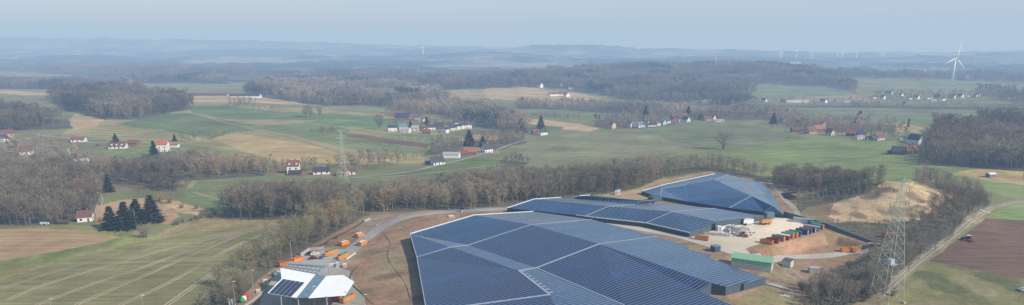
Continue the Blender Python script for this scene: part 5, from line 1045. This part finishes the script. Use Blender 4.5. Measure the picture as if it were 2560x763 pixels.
for lb,px,py,L,W_,he,hr,yw,wm,rm in [
 ('yellowish gabled house standing alone left of the second village',1530,314,9,9,6,4,75,CW,RB_),('white house with blue grey roof at the left end of the second village',1578,311,10,9,6,4.4,60,WW,BGr),('red roofed house with white gable, second from the left in the second village',1589,312,12,9,4,4.4,30,WW,RT),('bluish grey roofed house between two red roofs in the second village',1601,313,12,9,4.5,4,20,WW,BGr),('white gable with red roof in the second village front row',1616,310,9,9,4.5,4.6,70,WW,RT),('low white house with dark roof at the field edge of the second village',1628,312,14,9,3,3,10,WW,GTl),('orange roofed house at the back left of the second village',1641,298,14,10,4,5,-30,BW,RT2),('white house below the orange roofed house',1643,309,9,8,4,3.4,40,WW,RB_),('pale blue house with grey gable in the second village',1654,306,13,10,3.4,5,75,M('pale_blue_render',(.5,.6,.68),.8),BGr),('white house with brown roof in the middle of the second village',1667,303,12,9,4.5,4,50,WW,RB_),('dark red roofed house in the middle of the second village',1680,300,12,9,4,4.4,60,BR,RB_),('long red roofed barn at the back of the second village',1692,291,20,10,4,4.4,5,BR,RT),('orange red gabled barn end right of the long red barn',1707,290,15,12,4,6,-25,BR,RT2),('grey white house below the long red barn',1699,299,11,9,4.5,3.6,30,WW,GTl),('white gabled house at the right end of the second village',1715,299,12,9,4,5,70,WW,GTl),('red roofed hillside house above the second village',1690,264,22,12,4,5,5,WW,RT),('white gable at the right end of the hillside house',1702,264,9,9,5,4,80,WW,RB_),('red brown roofed house left of the pale gable further right',1768,297,14,10,4,4,10,BW,RB_),('pale cream gabled house by the white low sheds',1781,295,9,9,5,5,75,CW,RB_),('long low white shed right of the pale cream gable',1798,302,15,7,2.6,1,0,WW,LGr)]:
    Hs('house',lb,px,py,L,W_,he,hr,yw,wm,rm)
for lb,px,py,L,W_,he,hr,yw,wm,rm in [
 ('beige house among bare trees at the left of the right village',1954,297,12,10,6,4,40,CW,GTl),('white half timbered house with red roof at the back of the farm group',2043,301,15,10,5,4.5,40,WW,RT),('small red roofed house behind the white half timbered house',2053,296,10,8,4,4,20,BR,RT),('white gable right of the big red barn',2054,311,8,8,5,4,70,WW,RB_),('low red roofed barn at the left end of the farm group',1991,325,15,9,3,3.4,0,BR,RB_),('brown red barn with beige gable in the farm group',2024,326,16,11,3.6,6,30,BW,RB_),('big orange red roofed barn in the farm group',2046,322,17,10,4,5,15,BR,RT2),('small beige gabled house at the track end right of the farm group',2074,331,9,8,4,4.6,70,CW,RB_),('orange red roofed farmhouse by the green field',2128,333,12,9,4,4.4,-40,BR,RT2),('dark solar roofed barn right of the orange farmhouse',2146,332,13,10,4,5,20,BR,PVR),('low white garage in front of the solar roofed barn',2149,344,10,7,3.4,.8,5,WW,LGr),('dark red roofed house with beige gable in the right village',2194,341,15,10,3.6,6.4,30,CW,RB_),('low brown shed left of the house with beige gable',2174,346,10,6,2.8,1.6,5,BW,RB_),('big white gabled house with dark roof near the right wood',2288,349,15,11,5,6,60,WW,GTl),('white house with black roof left of the big white gable',2270,349,9,7,3,3.4,20,WW,GTl),('brick farmhouse with dark roof on the green field edge',2246,377,13,10,3.4,5,-20,BR,GTl),('brick barn with orange roof beside the right wood',2266,375,17,10,4,4.6,5,BR,RT2),('low lean to shed at the left end of the brick farmhouse',2233,380,10,7,1.8,1.4,15,TBW,GTl)]:
    Hs('house',lb,px,py,L,W_,he,hr,yw,wm,rm)
GVL='small white houses in the far right village'
for lb,px,py,L,W_,he,hr,yw,wm,rm in [
 ('tiny white gable at the left end of the far row behind the field',1911,251,10,9,5,4,70,WW,GTl),('long white roofed shed in the far row behind the field',1983,253,38,10,4,1.5,0,WW,LGr),('long dark shed just left of the white roofed shed',1966,252,22,10,4,2,0,BW,GTl),('low white house right of the long white roofed shed',2014,253,14,8,3,2,0,WW,LGr),('broad white house in the middle of the far row',2058,253,13,12,4.5,4,80,WW,GTl),('shed with blue roof in the far row',2094,252,16,9,3.4,2.6,0,BW,BGr),('long low white wall like shed right of the blue roof',2118,255,26,7,2.6,1,0,WW,LGr),('grey roofed shed at the right end of the far row',2144,254,22,10,3.6,2.4,0,BW,BGr),
 ('big pale round gabled house on the slope of the far right village',2222,233,16,13,6,4,75,CW,GTl),('white house left of the dark hedge in the far right village',2187,243,14,9,4,3,10,WW,GTl),('white house with narrow gable amid dark trees, far right village',2207,244,8,8,6,4,70,WW,GTl),('tiny white house below the narrow gable',2218,251,8,7,4,3,30,WW,GTl),('small white house above the pink shed',2252,237,9,8,4,3,60,WW,RB_),('pink red barn at the lower edge of the far right village',2257,258,14,10,4,4,70,M('pink_render',(.52,.28,.24),.8),RT),('white house left of the brown roofed one in the far right village',2274,245,11,9,4,3,10,WW,GTl),('white gabled house with brown roof in the far right village',2291,244,11,9,5,4,60,WW,RB_),('white house with red brown roof before the cream group',2320,244,15,9,4,4,20,WW,RB_),('low white annex below the red brown roof',2333,250,11,7,2.6,1.4,0,WW,LGr),('dark roofed house with grey gable left in the cream group',2344,243,13,11,5,5,70,BW,GTl),('cream gabled house at the top of the cream group',2362,242,14,11,4.5,4.6,40,CW,RB_),('white house with sloping roof below the cream group',2354,247,14,10,4,4,35,WW,GTl),('cream gabled house standing alone right of the group',2380,242,12,11,5,5,75,CW,RB_),('white gabled house right of the dark tree clump',2401,240,12,9,5,4.4,55,WW,GTl),('low white shed farthest right but one in the village',2421,241,15,7,2.4,1,0,WW,LGr),('small cream house, left of the last pair of the village',2438,239,8,8,5,3.6,70,CW,RB_),('small cream house, right of the last pair of the village',2444,238,8,8,5,3.4,70,CW,RB_),('small white house below the last hedge at the far right',2524,246,12,7,3,1.6,0,WW,LGr)]:
    Hs('house',lb,px,py,L,W_,he,hr,yw,wm,rm,win=0,chim=False,tree_gap=False)
for lb,px,py,L,W_,he,hr,yw,wm,rm,wn in [
 ('dark red roofed house with white gable below the meadow slope',1130,257,14,10,5,5,40,WW,RB_,0),('dark roofed farmhouse right of the red roofed one below the slope',1153,255,14,10,5,5,10,BW,GTl,0),('white gabled house up the meadow slope',1171,250,10,9,5,5,60,WW,RB_,0),('brown barn with pale gable at the wood edge below the slope',1160,265,16,10,4,4,50,BW,RB_,0),('tall white gabled house at the edge of the hill wood',1351,214,13,12,8,7,75,WW,RB_,0),('tiny white cottage on the tan hill by the hill wood',1401,210,12,10,6,5,60,WW,RB_,0),('white farmhouse with red roof left in the hill farm',1383,236,26,14,5,5,20,WW,RT,0),('red roofed house in the middle of the hill farm',1404,235,20,12,5,6,0,WW,RT,0),('white gabled barn right in the hill farm',1417,237,15,13,5,6,60,WW,RT,0),('low white shed at the edge of the hill wood',1430,221,20,9,3,2,0,WW,LGr,0),
 ('long low barn with dark red roof on the far tan field',525,238,80,16,3,4.5,3,BW,RB_,0),('long low barn with white front and dark roof on the far tan field',610,240,75,16,3.6,4,3,WW,GTl,0),('white farm building far away above the left woods',285,160,40,20,10,8,20,WW,LGr,0),('white building below the second far turbine',1987,159,70,30,12,6,0,WW,LGr,0),('white house group by the wood behind the big turbine',2414,192,22,16,6,6,10,WW,LGr,0),('white building far off left of the big turbine',2312,175,34,20,8,8,10,WW,RB_,0),('white farm far off right of the big turbine',2523,187,30,18,7,7,30,WW,RB_,0)]:
    Hs('house' if 'house' in lb or 'cottage' in lb else 'barn',lb,px,py,L,W_,he,hr,yw,wm,rm,win=0,chim=False,tree_gap=False,cat='house' if 'house' in lb or 'cottage' in lb else 'barn')
def tinystuff():
    r=thing('wooden_tower','dark wooden post like tower on the dry meadow right of the village','tower',hit(2271,318),20); part('shaft',TBW,r,lambda m:m.box((0,0,4.5),(2.6,2.6,9.4),0,.9)); part('roof',GTl,r,lambda m:m.prism([(-1.7,9.2),(1.7,9.2),(0,10.6)],-1.7,1.7))
    hut('greenhouse','broken white greenhouse in the bare trees on the left',204,410,20,12,5,3,1.6,M('greenhouse_white',(.66,.68,.68),.4),WHT,None,'greenhouse'); hut('greenhouse','low white greenhouse frames left of the broken one',167,415,10,10,4,1.6,.8,M('greenhouse_white'),WHT,None,'greenhouse')
    r=thing('delivery_van','orange van on the lane at the wood edge','van',hit(237,460),5); part('body',ORG,r,lambda m:m.prism([(-2.7,.4),(-2.7,2.4),(1.5,2.4),(2.3,1.5),(2.7,1.2),(2.7,.4)],-1,1,axis='x')); part('windscreen',DGL,r,lambda m:m.add([(1.58,-.85,2.34),(1.58,.85,2.34),(2.33,.85,1.55),(2.33,-.85,1.55)],[(0,1,2,3)]))
    for x in (-1.7,1.7):
        for s in (-1,1): part('wheel',BLK,r,lambda m:m.wheel((x,s*.92,.38),.38,.25))
    car('parked_car','dark car on the grass by the long red roofed farmhouse',244,364,10,RBR); car('parked_car','white car parked between the right village houses',2254,350,10,WHT); car('parked_car','silver car parked left of the big white gabled house',2246,349,10,GREY)
tinystuff()
# vegetation of its own
CLUMP=[gen_tree(51,nb=44,nt=15,tw=.2,tl=2.1,spread=.40,low=.16,multi=4),gen_tree(52,nb=40,nt=15,tw=.2,tl=2.1,spread=.36,low=.2,multi=3)]
S4='row of four tall spruces'
SG='dark spruces beside the red roofed house'
for lb,px,py,h,k in [('tall dark spruce left in the group of four behind the wheel tracks',279,573,14,0),('tall dark spruce second in the group of four',316,572,16.5,1),('dark spruce third and partly hidden in the group of four',344,562,16,2),('tall dark spruce right in the group of four',381,556,17,0),('single dark spruce directly behind the house with the brown red roof',217,532,10,1),('slim dark spruce in front of the tall white house',386,391,15,2),('dark round conifer left of the tall white house',289,355,9,0),('dark pointed conifer right of the tall white house',437,354,8,1),('dark conifer in the valley wood by the orange van',272,480,13,2),('dark round conifer on the dry meadow left of the red roofed house',1173,365,18,0),('dark conifer right of the round one on the meadow',1207,368,12,1),('tall dark conifer behind the white gabled house with grey roof',1352,322,20,2),('dark broad conifer left of the small red roofed house',1302,332,20,0),('dark conifer between white houses of the hillside cluster',1027,322,12,1),('dark pointed conifer behind the red house in the cluster',1067,315,14,2),('tall dark conifer at the left of the second village',1613,298,22,0),('dark evergreen right of the second village',1720,292,18,1),('round dark evergreen in the gap of the right village',2147,309,18,2),('dark conifer at the left of the beige house in the right village',1933,311,17,0),('dark conifer at the right end of the second village road',1750,300,12,1)]:
    wd_=1.95 if 'group of four' in lb else 1.9 if 'round' in lb or 'broad' in lb or 'evergreen' in lb else 1.45
    tree_single('spruce_tree',lb,'tree',px,py,h,SPR,k,mats=(BARK,NEED),wide=wd_)
for lb,px,py,h,k,wd_ in [('lone bare tree with wide crown on the grey green field',1807,373,18,2,1.3),('lone bare tree left of the white hillside cluster',949,325,17,3,1.2),('bare tree clump left of the lane on the pale field, left one',765,295,20,1,1.1),('bare tree clump left of the lane on the pale field, right one',778,294,20,4,1.1),('bare tree at the right end of the pale field clump',800,294,17,1,1.),('bare tree in the meadow beside the four spruces',247,430,11,3,1.2),('tall bare tree on the roadside left of the country road',900,412,14,4,1.),('tall bare tree in the roadside row, second one',925,412,15,1,1.),('tall bare tree in the roadside row, third one',965,408,15,4,1.),('tall bare tree in the roadside row, right one',995,408,15,3,1.),('bare tree at the field edge by the right village',1999,345,11,1,1.)]:
    tree_single('bare_tree',lb,'tree',px,py,h,CLUMP if 'lone' in lb or 'clump' in lb else MID,k,wide=wd_,mats=(BARK,TWO))
TAN_B=M('tan_twigs',(.36,.25,.15),.9,.25,.5)
for lb,px,py,h,k,mt,wd_ in [('big round bare willow bush at the end of the verge',362,594,8.5,0,M('olive_twigs',(.27,.24,.15),.9,.2,.5),1.),('orange tan bush above the reddish field, left one',400,505,6.5,1,TAN_B,1.2),('orange tan bush above the reddish field, right one',424,508,6,2,TAN_B,1.2),('orange tan bush in the valley wood',470,407,6,1,TAN_B,1.3),('dark bush beside the house with brown red roof',250,556,3.2,2,TWO,1.5),('pale bush left of the house with brown red roof',165,548,5,0,TAN_B,1.1),('dark bush by the tractor track on the reddish slope',455,520,3,0,TWO,1.4),('bush at the lower end of the reddish slope',492,522,3.2,1,TWO,1.2)]:
    tree_single('bush',lb,'bush',px,py,h,BUSH,k,mats=(BARK,mt),wide=wd_)
# shrubs in the lower right belt and hedges
def shrubs():
    SH={}
    gs=[('olive brown shrub in the brush belt below the small concrete hut','shrubs in the brush belt on the lower right',[(2000,800),(2080,690),(2150,655),(2200,640),(2230,660),(2200,740),(2130,790)],4.2,3.2,(2.6,5.2)),
        ('low shrub of the dark hedge below the copse','shrubs of the hedge below the copse',[(420,560),(470,547),(555,530),(560,545),(500,550),(430,566)],3.4,3.,(2.,3.4)),
        ('low dark shrub along the foot of the hedge belt on the site bank','shrubs at the foot of the site bank hedge',[(640,710),(700,655),(800,605),(850,580),(880,575),(800,612),(720,660),(660,712)],5.5,2.4,(1.6,3.))]
    for lb,g,poly,sp,h0,(ha,hb) in gs:
        x,y=scatter(poly,sp); z=G(x,y); n=min(len(x),110)
        for k in list(rng.permutation(len(x))[:n]):
            w_=int(rng.integers(0,3)); r=empty('shrub',(x[k],y[k],z[k]),float(rng.uniform(0,360))); s=float(rng.uniform(ha,hb))/3.2; r.scale=(s*1.15,s*1.15,s); tag(r,lb,'shrub',g)
            if w_ not in SH: tr,cr=BUSH[w_]; SH[w_]=(mesh_np('trunk',tr[0],tr[1],BARK),mesh_np('crown',cr[0],cr[1],M('brush_twigs',(.215,.185,.125),.9,.3,.35)))
            obj('trunk',SH[w_][0],r); obj('crown',SH[w_][1],r)
shrubs()
place_woods()
# ---------------------------------------------------------------- sky, haze, sun, camera
w=bpy.data.worlds.new("World"); scene.world=w; w.use_nodes=True; t=w.node_tree; bg=t.nodes['Background']
sky=t.nodes.new('ShaderNodeTexSky'); sky.sky_type='NISHITA'; sky.sun_disc=False; EL=36.; SV=np.array([.87,-.49,0]); SV/=np.linalg.norm(SV)
sky.sun_elevation=R(EL); sky.sun_rotation=math.atan2(SV[0],SV[1]); sky.altitude=200; sky.dust_density=.3; sky.ozone_density=3.5; sky.air_density=1.2
t.links.new(sky.outputs[0],bg.inputs[0]); bg.inputs[1].default_value=.135
sd=bpy.data.lights.new('sun','SUN'); sd.energy=5.0; sd.angle=R(.53); sd.color=(1,.945,.85); so=bpy.data.objects.new('sun',sd); C.objects.link(so)
from mathutils import Vector
v=Vector((SV[0]*math.cos(R(EL)),SV[1]*math.cos(R(EL)),math.sin(R(EL)))); so.rotation_euler=(-v).to_track_quat('-Z','Y').to_euler(); so.location=(200,-100,400)
hz=bpy.data.materials.new('haze_glow'); hz.use_nodes=True; t=hz.node_tree; t.nodes.clear(); out=t.nodes.new('ShaderNodeOutputMaterial')
ab=t.nodes.new('ShaderNodeVolumeAbsorption'); em=t.nodes.new('ShaderNodeEmission'); ad=t.nodes.new('ShaderNodeAddShader')  # emission stands in for sunlight scattered by the haze
HZ=(.435,.568,.705); DEN=2.1e-4
SG=(1.70e-4,2.10e-4,2.75e-4); ab.inputs['Color'].default_value=tuple(1-q/3.2e-4 for q in SG)+(1,); ab.inputs['Density'].default_value=3.2e-4; em.inputs['Color'].default_value=tuple(h*q/3.2e-4 for h,q in zip(HZ,SG))+(1,); em.inputs['Strength'].default_value=3.2e-4
t.links.new(ab.outputs[0],ad.inputs[0]); t.links.new(em.outputs[0],ad.inputs[1]); t.links.new(ad.outputs[0],out.inputs['Volume'])
hm=MB(); hm.box((0,20000,220),(90000,44000,690)); tag(hm.build('haze',hz),'thin blue haze filling the air over the whole valley','haze',kind='structure')
cam=bpy.data.cameras.new('camera'); co=bpy.data.objects.new('camera',cam); C.objects.link(co); co.location=(0,0,H); co.rotation_euler=(math.pi/2-TH,0,0)
cam.sensor_width=36; cam.lens=F/2560*36; cam.shift_y=(560-381.5)/2560; cam.clip_start=1; cam.clip_end=120000; scene.camera=co
scene.view_settings.view_transform='Standard'; scene.view_settings.look='None'; scene.view_settings.exposure=0
scene.cycles.max_bounces=5; scene.cycles.volume_bounces=0; scene.cycles.use_denoising=False
